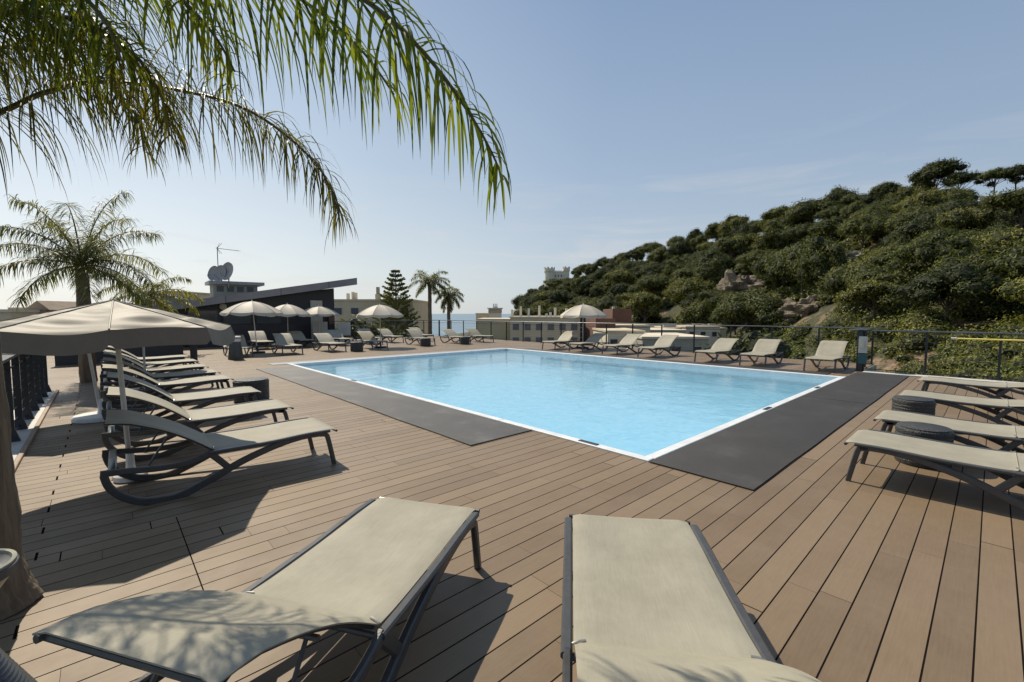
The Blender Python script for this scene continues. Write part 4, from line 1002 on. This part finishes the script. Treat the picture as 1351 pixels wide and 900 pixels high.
# rocks
def rock(name, px, py, Y, w, hgt, mat, label, seed, dep=None):
    q = MB(); c = at(px, py, Y); vs, fs = ico((0, 0, 0), 1.0, 4, seed, 0.55, 1.0)
    out = []
    for v in vs:
        st = noise.noise(Vector((v.x * 1.3, v.y * 1.3, v.z * 6 + seed)))
        n_ = 1 + 0.30 * noise.noise(v * 1.4 + Vector((seed, 1, 2))) + 0.13 * st + 0.12 * noise.noise(v * 5.0 + Vector((0, seed, 0))) + 0.07 * noise.noise(v * 13.0)
        z_ = round((v.z * n_ * 5 + 0.6 * noise.noise(v * 3))) / 5 * 0.6 + v.z * n_ * 0.4
        out.append((v.x * w * n_, v.y * (dep or w) * n_, z_ * hgt))
    q.add(out, fs); o = q.build(name, M[mat], None, smooth=False); o.location = c; o.rotation_euler = (0, 0, R(42 + seed * 7)); return tag(o, label, 'rock')
def surf_depth(px, py):
    Y = 20.0
    while Y < 600:
        p = at(px, py, Y); t = (px - 675.5) / 586
        if height(t * Y, Y) > p.z: return Y
        Y += 1.0
    return 200
for args in ((1062, 414, 4.2, 2.8, 'rock', 'ochre cliff face above the fence between green creepers', 3, 3.0), (975, 388, 4.6, 3.4, 'rock', 'broken ochre rock outcrop left of the larger cliff', 4, 3.0), (1128, 341, 3.6, 1.0, 'greyrock', 'pale flat boulder halfway up the wooded hill', 6, 2.2), (1105, 338, 2.4, 1.6, 'rock', 'brown rocks just left of the pale flat boulder', 7, 2.0), (940, 352, 4.5, 2.0, 'rock', 'small ochre ledge high on the wooded slope', 8, 3.0)):
    Y = surf_depth(args[0], args[1]); s = Y / 75 if Y < 200 else 2
    rock('rock_outcrop', args[0], args[1], Y + 1.0, args[2] * s * .9, args[3] * s * .9, args[4], args[5], args[6], args[7] * s)
Y = surf_depth(1290, 432)
rock('earth_bank', 1290, 434, Y - 0.5, 4.8 * Y / 60, 0.85 * Y / 60, 'earth', 'bare red earth bank above the right fence', 9, 3.0)
# terrace wall near the crest
q = MB(); c0 = at(1292, 268, 112); c1 = at(1400, 262, 100)
n_ = 30
for i in range(n_):
    a_ = c0.lerp(c1, i / n_); b_ = c0.lerp(c1, (i + 1) / n_); jz = 0.15 * noise.noise(Vector((i * .7, 0, 0)))
    q.add([a_ + Vector((0, 0, -2.5)), b_ + Vector((0, 0, -2.5)), b_ + Vector((0, 0, 1.6 + jz)), a_ + Vector((0, 0, 1.6 + jz)), a_ + Vector((1.0, 1.0, 1.6 + jz)), b_ + Vector((1, 1, 1.6 + jz))], [(0, 1, 2, 3), (3, 2, 5, 4)])
tag(q.build('stone_wall', M['greyrock'], smooth=False), 'old grey stone terrace wall under the umbrella pines at top right', 'wall')

# ------------------------------------------------------------------ araucaria
X, Y = -15.6, 60.0
o = empty('conifer_tree', CW(X, Y, -12)); tag(o, 'tiered dark conifer with open whorls of branches left of the palms', 'conifer')
q = MB(); q.tube([(0, 0, 0), (0, 0, 10), (0, 0, 19.3)], lambda t: 0.34 * (1 - .85 * t), 8); q.build('trunk', M['bark'], o)
q = MB(); rnd = random.Random(3)
for lv in range(17):
    f_ = lv / 16; z = 8.5 + 10.6 * f_ ** 0.92; L = 3.3 * (1 - f_) ** 0.75 + 0.25; n_ = 6
    for k in range(n_):
        a = 2 * math.pi * (k + lv * .37) / n_ + rnd.uniform(-.15, .15); LL_ = L * rnd.uniform(.75, 1.1); d = Vector((math.cos(a), math.sin(a), 0)); s = Vector((-math.sin(a), math.cos(a), 0))
        pts = [Vector((0, 0, z)), d * LL_ * .5 + Vector((0, 0, z + .02 * LL_)), d * LL_ + Vector((0, 0, z + .30 * LL_))]
        q.tube(pts, 0.035, 4)
        for j in range(int(20 + 34 * LL_ / 3)):
            u = rnd.uniform(.42, 1.05); p = pts[0].lerp(pts[2], u) if u > 1 else (pts[1].lerp(pts[2], (u - .5) * 2) if u > .5 else pts[0].lerp(pts[1], u * 2))
            w = 0.48 * math.sin(math.pi * min(1, (u - .3) / .85)) + .08
            e = p + s * rnd.uniform(-w, w) + Vector((0, 0, rnd.uniform(.0, .28))) + d * .1
            sz = 0.10; q.add([p, e + Vector((0, 0, sz)), e + d * sz * 2, e - Vector((0, 0, sz * .6))], [(0, 1, 2, 3)])
q.build('crown', M['pine2'], o, smooth=False)

# generic broadleaf / bush trees
def bush(name, loc, r, label, seed, mat='shrub', leaf=0.14, dens=70, n=14, squash=0.8, trunk=0.0):
    rg = random.Random(seed); o = empty(name, loc); tag(o, label, 'bush' if not trunk else 'tree'); cl = []
    for i in range(n):
        a = i * 2.4; rr = r * .7 * math.sqrt((i + .5) / n); cl.append(((rr * math.cos(a), rr * math.sin(a), trunk + r * .6 + r * .45 * (1 - (rr / r) ** 2) * rg.uniform(.3, 1.3)), r * rg.uniform(.28, .45)))
    foliage(cl, dens, leaf, seed, squash=squash, aspect=1.8).build('crown', M[mat], o, smooth=False)
    q = MB(); q.tube([(0, 0, -3), (0.1, 0, trunk * .6), (0, 0.1, trunk + r * .6)], 0.12, 6); q.build('trunk', M['bark'], o)
    return o
bush('bush', CW(-9.8, 42, -3.4), 2.6, 'dark clipped bush below the two palms', 21, 'pine2', leaf=.2, dens=45)
bush('bush', CW(-5.2, 44, -3.8), 2.2, 'dark bush right of the palm trunks', 22, 'pine2', leaf=.2, dens=45)
bush('bush', CW(-14.2, 40, -2.4), 2.6, 'leafy bush at the foot of the tiered conifer', 23, 'shrub', leaf=.2, dens=45)
bush('shrub', CW(18.3, 34, -3.4), 2.8, 'reddish green shrub beyond the fence left of the wide lounger gap', 24, 'shrub', leaf=.16, dens=70)
bush('shrub', CW(14.6, 32, -3.2), 1.9, 'yellow green shrub beside the white roofs beyond the fence', 25, 'shrub_bright', leaf=.14, dens=70)

# ------------------------------------------------------------------ buildings
def box_rot(q, cx, cy, w, d, z0, z1, ang=0.0):
    x, y = W(cx, cy); mt = Matrix.Translation((x, y, 0)) @ Matrix.Rotation(-math.atan2(UX, UY) * 0 + math.atan2(VY, VX) * -0 + ang + CAMROT, 4, 'Z')
    q.box(-w / 2, w / 2, -d / 2, d / 2, z0, z1, mt); return mt
CAMROT = math.atan2(UX * 1.0, VX)   # direction of the survey 'right' axis in world space
def house(name, px0, px1, pytop, Y, depth, zb, mat, label, ang=0.0, rows=(), roof=None, cat='building', flat_rim=True):
    """block whose front spans px0..px1 at depth Y; rows: (z, h, n, w, material)"""
    cx = ((px0 + px1) / 2 - 675.5) / 586 * Y; w = (px1 - px0) / 586 * Y; zt = H + (414 - pytop) / 586 * Y
    x, y = W(cx, Y); o = empty(name, (x, y, 0), CAMROT + ang); tag(o, label, cat)
    q = MB(); q.box(-w / 2, w / 2, 0, depth, zb, zt); q.build('wall', M[mat], o, smooth=False)
    if flat_rim:
        q = MB(); q.box(-w / 2 - .12, w / 2 + .12, -.12, depth + .12, zt + .003, zt + .22); q.build('parapet', M['plaster2' if mat != 'plaster2' else 'plaster'], o, smooth=False)
    for z, h, n, ww, wm in rows:
        for i in range(n):
            xc = -w / 2 + w * (i + .5) / n
            f_ = MB(); f_.box(xc - ww / 2 - .08, xc + ww / 2 + .08, -.06, -.003, z - .08, z + h + .08); fo = f_.build('window', M['white'], o, smooth=False)
            g_ = MB(); g_.box(xc - ww / 2, xc + ww / 2, -.09, -.063, z, z + h); g_.build('pane', M[wm], fo, smooth=False)
    return o, w, zt
def extra(o, name, x0, x1, y0, y1, z0, z1, mat): q = MB(); q.box(x0, x1, y0, y1, z0, z1); return q.build(name, M[mat], o, smooth=False)

# bar building on the deck: sloping grey roof
o = empty('bar_building', (0, 26.2, 0)); tag(o, 'low anthracite bar building with a long rising grey roof', 'building')
def rz(x): return 2.01 + (x - 1.91) * 0.184
q = MB()
q.add([(-2.0, 0, 0), (10.05, 0, 0), (10.05, 0, rz(10.05) - .42), (-2.0, 0, rz(-2.0) - .35), (-2.0, 8, 0), (10.05, 8, 0), (10.05, 8, rz(10.05) - .42), (-2.0, 8, rz(-2.0) - .35)],
      [(0, 1, 2, 3), (1, 5, 6, 2), (4, 0, 3, 7), (5, 4, 7, 6), (3, 2, 6, 7)])
q.build('wall', M['wall_dark'], o, smooth=False)
q = MB()
q.add([(-2.6, -.7, rz(-2.6) - .30), (11.15, -.7, rz(11.15) - .40), (11.15, -.7, rz(11.15)), (-2.6, -.7, rz(-2.6)), (-2.6, 8.5, rz(-2.6) - .30), (11.15, 8.5, rz(11.15) - .40), (11.15, 8.5, rz(11.15)), (-2.6, 8.5, rz(-2.6))],
      [(0, 1, 2, 3), (1, 5, 6, 2), (4, 0, 3, 7), (5, 4, 7, 6), (3, 2, 6, 7), (1, 0, 4, 5)])
q.build('roof', M['fascia'], o, smooth=False)
q = MB()
for x in (-0.5, 2.0, 4.5, 7.0, 9.5): q.box(x, x + .02, -.712, -.703, rz(x) - .36, rz(x) - .01)
q.build('fascia_joint', M['dark_metal'], o, smooth=False)
fo = extra(o, 'door', 8.70, 9.35, -.05, -.003, 0.05, 2.35, 'beige')
for x0, x1 in ((3.0, 4.3), (4.45, 5.75), (5.9, 7.2)):
    f_ = extra(o, 'window', x0, x1, -.06, -.003, 0.9, 2.0 if x0 > 5 else 1.8, 'dark_metal'); extra(f_, 'pane', x0 + .06, x1 - .06, -.09, -.063, 0.96, 1.94 if x0 > 5 else 1.74, 'window')
q = MB(); q.lathe([(0.02, -.0), (0.16, 0.02), (0.16, 0.06), (0.10, 0.09)], 20); lo = q.build('wall_lamp', M['beige'], o); lo.rotation_euler = (R(90), 0, 0); lo.location = (4.5, -.01, 1.95)
extra(o, 'counter', 3.2, 7.6, -1.0, -.4, 0.003, 1.05, 'wall_dark')
# notices by the door and clutter
for i, (x, y, w, h0, h1, m_, l) in enumerate(((8.9, 25.3, .8, 0.35, 1.15, 'white', 'pale folding board in front of the bar door'), (10.2, 25.2, .75, 0.35, 1.1, 'white', 'pale folding board at the right corner of the bar'), (9.75, 25.9, .28, 1.0, 1.75, 'brick', 'dark red poster hanging by the bar corner'))):
    o2 = empty('notice_board', (x, y, 0)); tag(o2, l, 'board')
    extra(o2, 'panel', -w / 2, w / 2, 0, .03, h0, h1, m_)
    for s in (-1, 1): extra(o2, 'leg', s * w * .4 - .02, s * w * .4 + .02, 0.035, .07, 0.003, h0 + .2, 'dark_metal')
# roof kiosk with dishes and antenna
o = empty('roof_kiosk', (2.6, 31.2, 0)); tag(o, 'small concrete roof kiosk with flat lid behind the bar roof', 'roof kiosk')
zk = 3.05
def kz(py, Y): return H + (414 - py) / 586 * Y
pk = at(309, 380, 24.0); o.location = (pk.x, pk.y, 0); o.rotation_euler = (0, 0, R(-3))
extra(o, 'wall', -1.0, 1.0, -.6, .9, 1.9, kz(377, 24), 'concrete')
extra(o, 'lid', -1.2, 1.3, -.85, 1.1, kz(377, 24) + .003, kz(373, 24), 'greystone')
for x in (-.7, -.25, .2, .65): extra(o, 'vent', x - .15, x + .15, -.62, -.603, kz(386, 24), kz(379, 24), 'window')
o3 = empty('roof_box', at(232, 395, 24) * 1.0); o3.location.z = 0; tag(o3, 'low grey skylight box on the bar roof at left', 'roof box')
extra(o3, 'wall', -.6, .6, -.4, .4, 1.6, kz(392, 24), 'concrete'); extra(o3, 'lid', -.7, .75, -.5, .5, kz(392, 24) + .003, kz(389, 24), 'greystone')
def dish(px, py, Y, r, yaw, label):
    o = empty('satellite_dish', at(px, py, Y), 0); tag(o, label, 'satellite dish', 'satellite dishes on the kiosk')
    q = MB(); prof = [(r * k / 8, 0.22 * r * (k / 8) ** 2) for k in range(1, 9)]; q.lathe(prof + [(r * 1.01, .22 * r - .01)] + [(p[0], p[1] - .02) for p in reversed(prof)], 28)
    d = q.build('reflector', M['dish'], o); d.rotation_euler = (R(78), 0, R(yaw))
    q = MB(); q.tube([(0, 0, 0), (0.03, .1, -.3), (0, .15, -r - .35)], 0.03, 8); q.build('mast', M['dish'], o)
    a = R(yaw); n_ = Vector((math.sin(a), -math.cos(a), .2)); q = MB(); q.tube([(0, 0, -r * .9), n_ * r * .9 + Vector((0, 0, -.2))], 0.015, 6); q.tube([n_ * r * .9 + Vector((0, 0, -.26)), n_ * r * .9 + Vector((0, 0, -.14))], .04, 8); q.build('feed_arm', M['dish'], o)
dish(283.5, 361, 23.5, .40, -62, 'leftmost of the three satellite dishes above the bar roof')
dish(292, 361, 23.2, .43, -62, 'middle one of the three satellite dishes above the bar roof')
dish(301.5, 358.5, 23.0, .48, -66, 'rightmost and tallest of the three satellite dishes')
ab = at(288.5, 372, 23.9); o = empty('tv_antenna', ab); tag(o, 'thin roof antenna with long horizontal boom above the dishes', 'antenna')
q = MB(); q.tube([(0, 0, 0), (0, 0, 1.85)], .022, 6); q.build('mast', M['dish'], o)
q = MB(); dx_ = Vector((VX, UX, 0)); c = Vector((0, 0, 1.78)); e = c + dx_ * 1.15 + Vector((0, 0, -.14)); q.tube([c - dx_ * .05, e], .014, 5)
per = Vector((-dx_.y, dx_.x, 0))
for i in range(9): p = c.lerp(e, i / 8); q.tube([p - per * .16, p + per * .16], .007, 4)
for s in (-1, 1):
    for t_0 in (.0, .12): q.tube([c + Vector((0, 0, 0)), c + dx_ * (.05 + t_0) + Vector((0, 0, s * .28)) + per * .12], .009, 4)
q.build('boom', M['dish'], o)

# low wall, hatch and railing behind the left row
o = empty('service_wall', (-0.2, 19.5, 0)); tag(o, 'low dark blue grey service wall behind the left row of loungers', 'wall')
extra(o, 'panel', -.9, 2.3, 0, .35, 0.003, 0.98, 'wall_dark'); extra(o, 'coping', -.95, 2.35, -.04, .39, .983, 1.02, 'fascia')
o = empty('stair_railing', (2.25, 17.7, 0)); tag(o, 'short black bar railing beside the ashtray bin', 'railing')
q = MB(); q.box(-.025, .025, -.025, .025, 0.003, 1.05); q.build('post', M['dark_metal'], o, smooth=False)
q = MB(); q.box(-.025, .025, 1.2, 1.25, 0.003, 1.05); q.build('post', M['dark_metal'], o, smooth=False)
q = MB(); q.box(-.03, .03, -.03, 1.27, 1.053, 1.09); q.build('top_rail', M['dark_metal'], o, smooth=False)
for i in range(1, 10): q = MB(); q.box(-.008, .008, i * .12, i * .12 + .016, .08, 1.05); q.build('bar', M['dark_metal'], o, smooth=False)
q = MB(); q.box(-.015, .015, 0.027, 1.198, .055, .078); q.build('bottom_rail', M['dark_metal'], o, smooth=False)

# cream block behind the bar
o, w, zt = house('apartment_building', 436, 545, 397, 62, 12, -14, 'plaster', 'cream flat roofed building right behind the bar roof', rows=((1.5, 0.9, 5, 1.0, 'window'), (-1.5, 1.2, 5, 1.0, 'window')))
for x, h, ww in ((-3.0, .9, .35), (-2.3, 1.1, .3), (-1.9, 1.0, .3), (3.0, .8, .35), (2.2, .9, .3)): extra(o, 'chimney', x - ww / 2 - 1, x + ww / 2 - 1, 2, 2.5, zt + .22, zt + .22 + h, 'plaster2')
extra(o, 'chimney', .1, .75, 1.5, 2.1, zt + .22, zt + 1.0, 'plaster3'); extra(o, 'chimney_pot', .22, .63, 1.6, 2.0, zt + 1.003, zt + 2.0, 'concrete')
# small roofs at far left
o, w, zt = house('house', -40, 16, 412, 34, 8, -14, 'plaster', 'tan flat roofed house at the far left edge', rows=((-.3, .8, 3, .7, 'window'),))
o, w, zt = house('house', 14, 62, 409, 36, 7, -14, 'tiles', 'tan brown house with a small gable at far left', flat_rim=False)
q = MB(); q.add([(-.2, -.1, zt), (1.9, -.1, zt), (.9, -.1, zt + .75), (-.2, 4, zt), (1.9, 4, zt), (.9, 4, zt + .75)], [(0, 1, 2), (0, 2, 5, 3), (1, 4, 5, 2), (3, 5, 4)]); q.build('roof', M['tiles'], o, smooth=False)
extra(o, 'parapet', -1.6, -.25, 0, 4, zt, zt + .2, 'plaster3')
house('house', 40, 100, 452, 24, 6, -14, 'plaster', 'cream wall below the deck corner at left', flat_rim=False)
house('house', 190, 236, 386.5, 55, 10, -14, 'plaster2', 'pale building top between the small palm and the roof kiosk')
# right centre blocks
o, w, zt = house('apartment_building', 630, 675, 422.5, 66, 14, -16, 'plaster3', 'plain khaki building at the sea end of the right hand block')
o, w, zt = house('apartment_building', 673, 765, 419.5, 64, 14, -16, 'plaster', 'long cream apartment block with shuttered windows beyond the far fence', ang=R(-3), rows=((-0.75, 0.9, 6, 0.9, 'bluewin'), (-3.1, 1.3, 6, 0.9, 'bluewin')))
for x, h, m_ in ((-4.9, 1.0, 'plaster2'), (-3.6, 1.5, 'plaster2'), (-2.4, 1.2, 'white'), (-.8, 1.6, 'plaster2'), (.9, .6, 'white'), (1.6, 1.3, 'plaster2'), (3.3, 1.2, 'plaster2'), (.3, .4, 'white')):
    extra(o, 'chimney', x - .17, x + .17, 3, 3.5, zt + .22, zt + .22 + h, m_)
o, w, zt = house('house', 628, 646, 414.5, 95, 10, -18, 'plaster', 'small tan house left of the cupola tower', rows=((-.6, .6, 2, .8, 'window'),))
o, w, zt = house('tower', 645, 661, 413, 92, 4, -18, 'plaster2', 'little roof tower with a dark band and white lantern on top', flat_rim=False, cat='tower')
extra(o, 'band', -1.35, 1.35, -.1, 3.9, zt + .003, zt + .9, 'concrete'); extra(o, 'cornice', -1.6, 1.6, -.4, 4.2, zt + .903, zt + 1.05, 'white'); extra(o, 'lantern', -.45, .5, 1.2, 2.2, zt + 1.053, zt + 1.35, 'white')
for x in (-.35, 0.0, .35): extra(o, 'finial', x - .08, x + .08, 1.5, 1.8, zt + 1.353, zt + 1.95, 'dish')
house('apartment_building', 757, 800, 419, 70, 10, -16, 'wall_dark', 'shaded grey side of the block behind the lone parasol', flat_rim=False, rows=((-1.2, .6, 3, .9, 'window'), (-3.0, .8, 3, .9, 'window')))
house('apartment_building', 786, 812, 420, 58, 8, -16, 'brick', 'lower red brown building behind the far loungers', flat_rim=False)
o, w, zt = house('apartment_building', 808, 833, 407.5, 75, 8, -16, 'brick', 'taller red brown building against the wooded hill', flat_rim=False)
extra(o, 'chimney', -1.5, -1.1, 0.5, 1.0, zt + .003, zt + .4, 'white')
# low roofs and rooftop units in the valley
rg = random.Random(77)
k = 0
for px0, px1, pt, Y, m_, l in ((812, 858, 431, 62, 'plaster2', 'low pale roof left of the rooftop units in the valley'), (802, 850, 438.5, 50, 'plaster2', 'nearest low pale roof beyond the far railing'), (856, 905, 437, 66, 'plaster3', 'low khaki roof in the middle of the valley'), (848, 935, 447, 44, 'concrete', 'broad grey roof just below the deck beyond the railing'), (905, 950, 432, 80, 'plaster2', 'low pale building at the foot of the wooded hill')):
    o, w, zt = house('low_building', px0, px1, pt, Y, 9, -16, m_, l, rows=((H + (414 - pt) / 586 * Y - 1.6, .8, 3, .8, 'window'),))
for i in range(15):
    px = 815 + i * 8.8 + rg.uniform(-2, 2); Y = rg.uniform(84, 98); z = H + (414 - 432) / 586 * Y
    q = empty('rooftop_unit', CW((px - 675.5) / 586 * Y, Y, 0), CAMROT + R(rg.uniform(-15, 15))); s = rg.uniform(.8, 1.3)
    tag(q, 'small white rooftop unit in the line below the wooded hill', 'rooftop unit', 'white rooftop units below the wooded hill')
    extra(q, 'body', -s * .7, s * .7, -.5, .5, z - .1, z + .35 + rg.uniform(0, .25), 'white'); extra(q, 'lid', -s * .75, s * .75, -.55, .55, z + .62, z + .7, 'greystone'); extra(q, 'stand', -s * .5, s * .5, -.3, .3, z - 4, z - .103, 'concrete')
o, w, zt = house('low_building', 812, 958, 432.5, 82, 22, -16, 'plaster3', 'wide flat roof terrace carrying the white units', flat_rim=False)

# castle
Yc = 395.0
x0 = (735 - 675.5) / 586 * Yc; x, y = W(x0, Yc); s = Yc / 586
o = empty('castle', (x, y, 0), CAMROT + R(12)); tag(o, 'pale stone castle with crenellated round tower on the hilltop', 'castle')
zb = kz(385, Yc); 
def tower(cx, cy, r, z1, n=18, name='tower'):
    q = MB(); q.lathe([(r, zb - 6), (r, z1 - 5 * s), (r * 1.15, z1 - 4 * s), (r * 1.15, z1)], n, c=(cx, cy)); q.build(name, M['castle'], o, angle=30)
    q = MB()
    for k in range(n // 2):
        a = 2 * math.pi * k / (n // 2); mt = Matrix.Translation((cx + r * 1.08 * math.cos(a), cy + r * 1.08 * math.sin(a), 0)) @ Matrix.Rotation(a, 4, 'Z'); q.box(-.35, .35, -.75, .75, z1 + .003, z1 + 1.2, mt)
    q.build('battlement', M['castle'], o, smooth=False)
tower(-11 * s, 0, 6.2 * s, kz(355.5, Yc)); tower(13 * s, 2, 4.3 * s, kz(354, Yc), 12)
extra(o, 'wall', -9 * s, 13 * s, 0.5, 9, zb - 6, kz(358.5, Yc), 'castle')
q = MB()
for i in range(9): xx = -6 * s + i * 1.7 * s; q.box(xx, xx + .9 * s, 0.2, .497, kz(358.5, Yc) - .01, kz(357.3, Yc))
q.build('battlement', M['castle'], o, smooth=False)
for i in range(6): extra(o, 'window', (-4 + i * 2.6) * s, (-3.1 + i * 2.6) * s, .38, .495, kz(371, Yc), kz(368, Yc), 'window')
for i in range(3): extra(o, 'window', (-3 + i * 4) * s, (-1.8 + i * 4) * s, .38, .495, kz(365.5, Yc), kz(363, Yc), 'window')
extra(o, 'lower_wing', -16 * s, 9 * s, -6, .2, zb - 10, kz(376, Yc), 'castle')

# ------------------------------------------------------------------ light, sky, camera
w = bpy.data.worlds.new('World'); scene.world = w; w.use_nodes = True; nt = w.node_tree
bg = nt.nodes['Background']
sky = nt.nodes.new('ShaderNodeTexSky'); sky.sky_type = 'NISHITA'; sky.sun_disc = False
SUN_EL, SUN_AZ = 50.0, 0.0     # azimuth measured from +Y towards +X
sky.sun_elevation = R(SUN_EL); sky.sun_rotation = R(SUN_AZ); sky.altitude = 0; sky.air_density = 1.0; sky.dust_density = 1.0; sky.ozone_density = 1.5
# faint cirrus
tc = nt.nodes.new('ShaderNodeTexCoord'); mp = nt.nodes.new('ShaderNodeMapping'); mp.inputs['Scale'].default_value = (1.6, 1.6, 13.0); mp.inputs['Rotation'].default_value = (0.05, 0.03, 0.4)
nt.links.new(tc.outputs['Generated'], mp.inputs[0])
cn = nt.nodes.new('ShaderNodeTexNoise'); cn.inputs['Scale'].default_value = 1.9; cn.inputs['Detail'].default_value = 9; cn.inputs['Roughness'].default_value = 0.62; cn.inputs['Distortion'].default_value = 0.6; nt.links.new(mp.outputs[0], cn.inputs[0])
cm_ = ramp(nt, cn.outputs[0], [(0.52, (0, 0, 0)), (0.75, (1, 1, 1))])
sx = nt.nodes.new('ShaderNodeSeparateXYZ'); nt.links.new(tc.outputs['Generated'], sx.inputs[0])
band = ramp(nt, sx.outputs[2], [(0.0, (0.4, .4, .4)), (0.1, (1, 1, 1)), (0.35, (0, 0, 0))])
fac = math_node(nt, 'MULTIPLY', math_node(nt, 'MULTIPLY', cm_, band), 0.6)
skc = mixc(nt, fac, sky.outputs[0], (8.2, 7.7, 7.4))
grad = ramp(nt, sx.outputs[2], [(0.0, (0.71, 0.76, 0.78)), (0.10, (0.66, 0.735, 0.785)), (0.30, (0.47, 0.59, 0.73)), (0.65, (0.27, 0.385, 0.585))])
dt = nt.nodes.new('ShaderNodeVectorMath'); dt.operation = 'DOT_PRODUCT'; nt.links.new(tc.outputs['Generated'], dt.inputs[0]); dt.inputs[1].default_value = (-0.25, 0.92, 0.30)
glow = ramp(nt, math_node(nt, 'MULTIPLY_ADD', dt.outputs['Value'], 0.5, 0.5), [(0.3, (0.70, 0.75, 0.82)), (0.72, (0.86, 0.89, 0.93)), (0.88, (1.13, 1.10, 1.06)), (1.0, (1.48, 1.38, 1.28))])
grad = mixc(nt, 1.0, grad, glow, 'MULTIPLY')
sc_ = nt.nodes.new('ShaderNodeVectorMath'); sc_.operation = 'SCALE'; nt.links.new(grad, sc_.inputs[0]); sc_.inputs['Scale'].default_value = 1 / 0.085
skc = mixc(nt, 0.78, sky.outputs[0], sc_.outputs[0])
skc = mixc(nt, fac, skc, (8.6, 8.3, 8.1))
nt.links.new(skc, bg.inputs[0]); bg.inputs[1].default_value = 0.085
sd = bpy.data.lights.new('sun', 'SUN'); sd.energy = 5.3; sd.angle = R(0.53); sd.color = (1.0, 0.90, 0.735)
so = bpy.data.objects.new('sun', sd); COL.objects.link(so)
sv = Vector((math.sin(R(SUN_AZ)) * math.cos(R(SUN_EL)), math.cos(R(SUN_AZ)) * math.cos(R(SUN_EL)), math.sin(R(SUN_EL))))
so.rotation_euler = sv.to_track_quat('Z', 'Y').to_euler()

cd = bpy.data.cameras.new('camera'); cam = bpy.data.objects.new('camera', cd); COL.objects.link(cam)
cd.sensor_width = 36; cd.lens = 36 * 586 / 1351; cd.clip_start = 0.05; cd.clip_end = 200000
cam.location = (0, 0, H); cam.rotation_euler = (math.pi / 2 - PITCH, 0, math.atan2(-VY, UY))
scene.camera = cam
scene.view_settings.view_transform = 'Standard'; scene.view_settings.look = 'None'; scene.view_settings.exposure = 0
scene.cycles.max_bounces = 8; scene.cycles.transparent_max_bounces = 24
scene.cycles.use_denoising = True
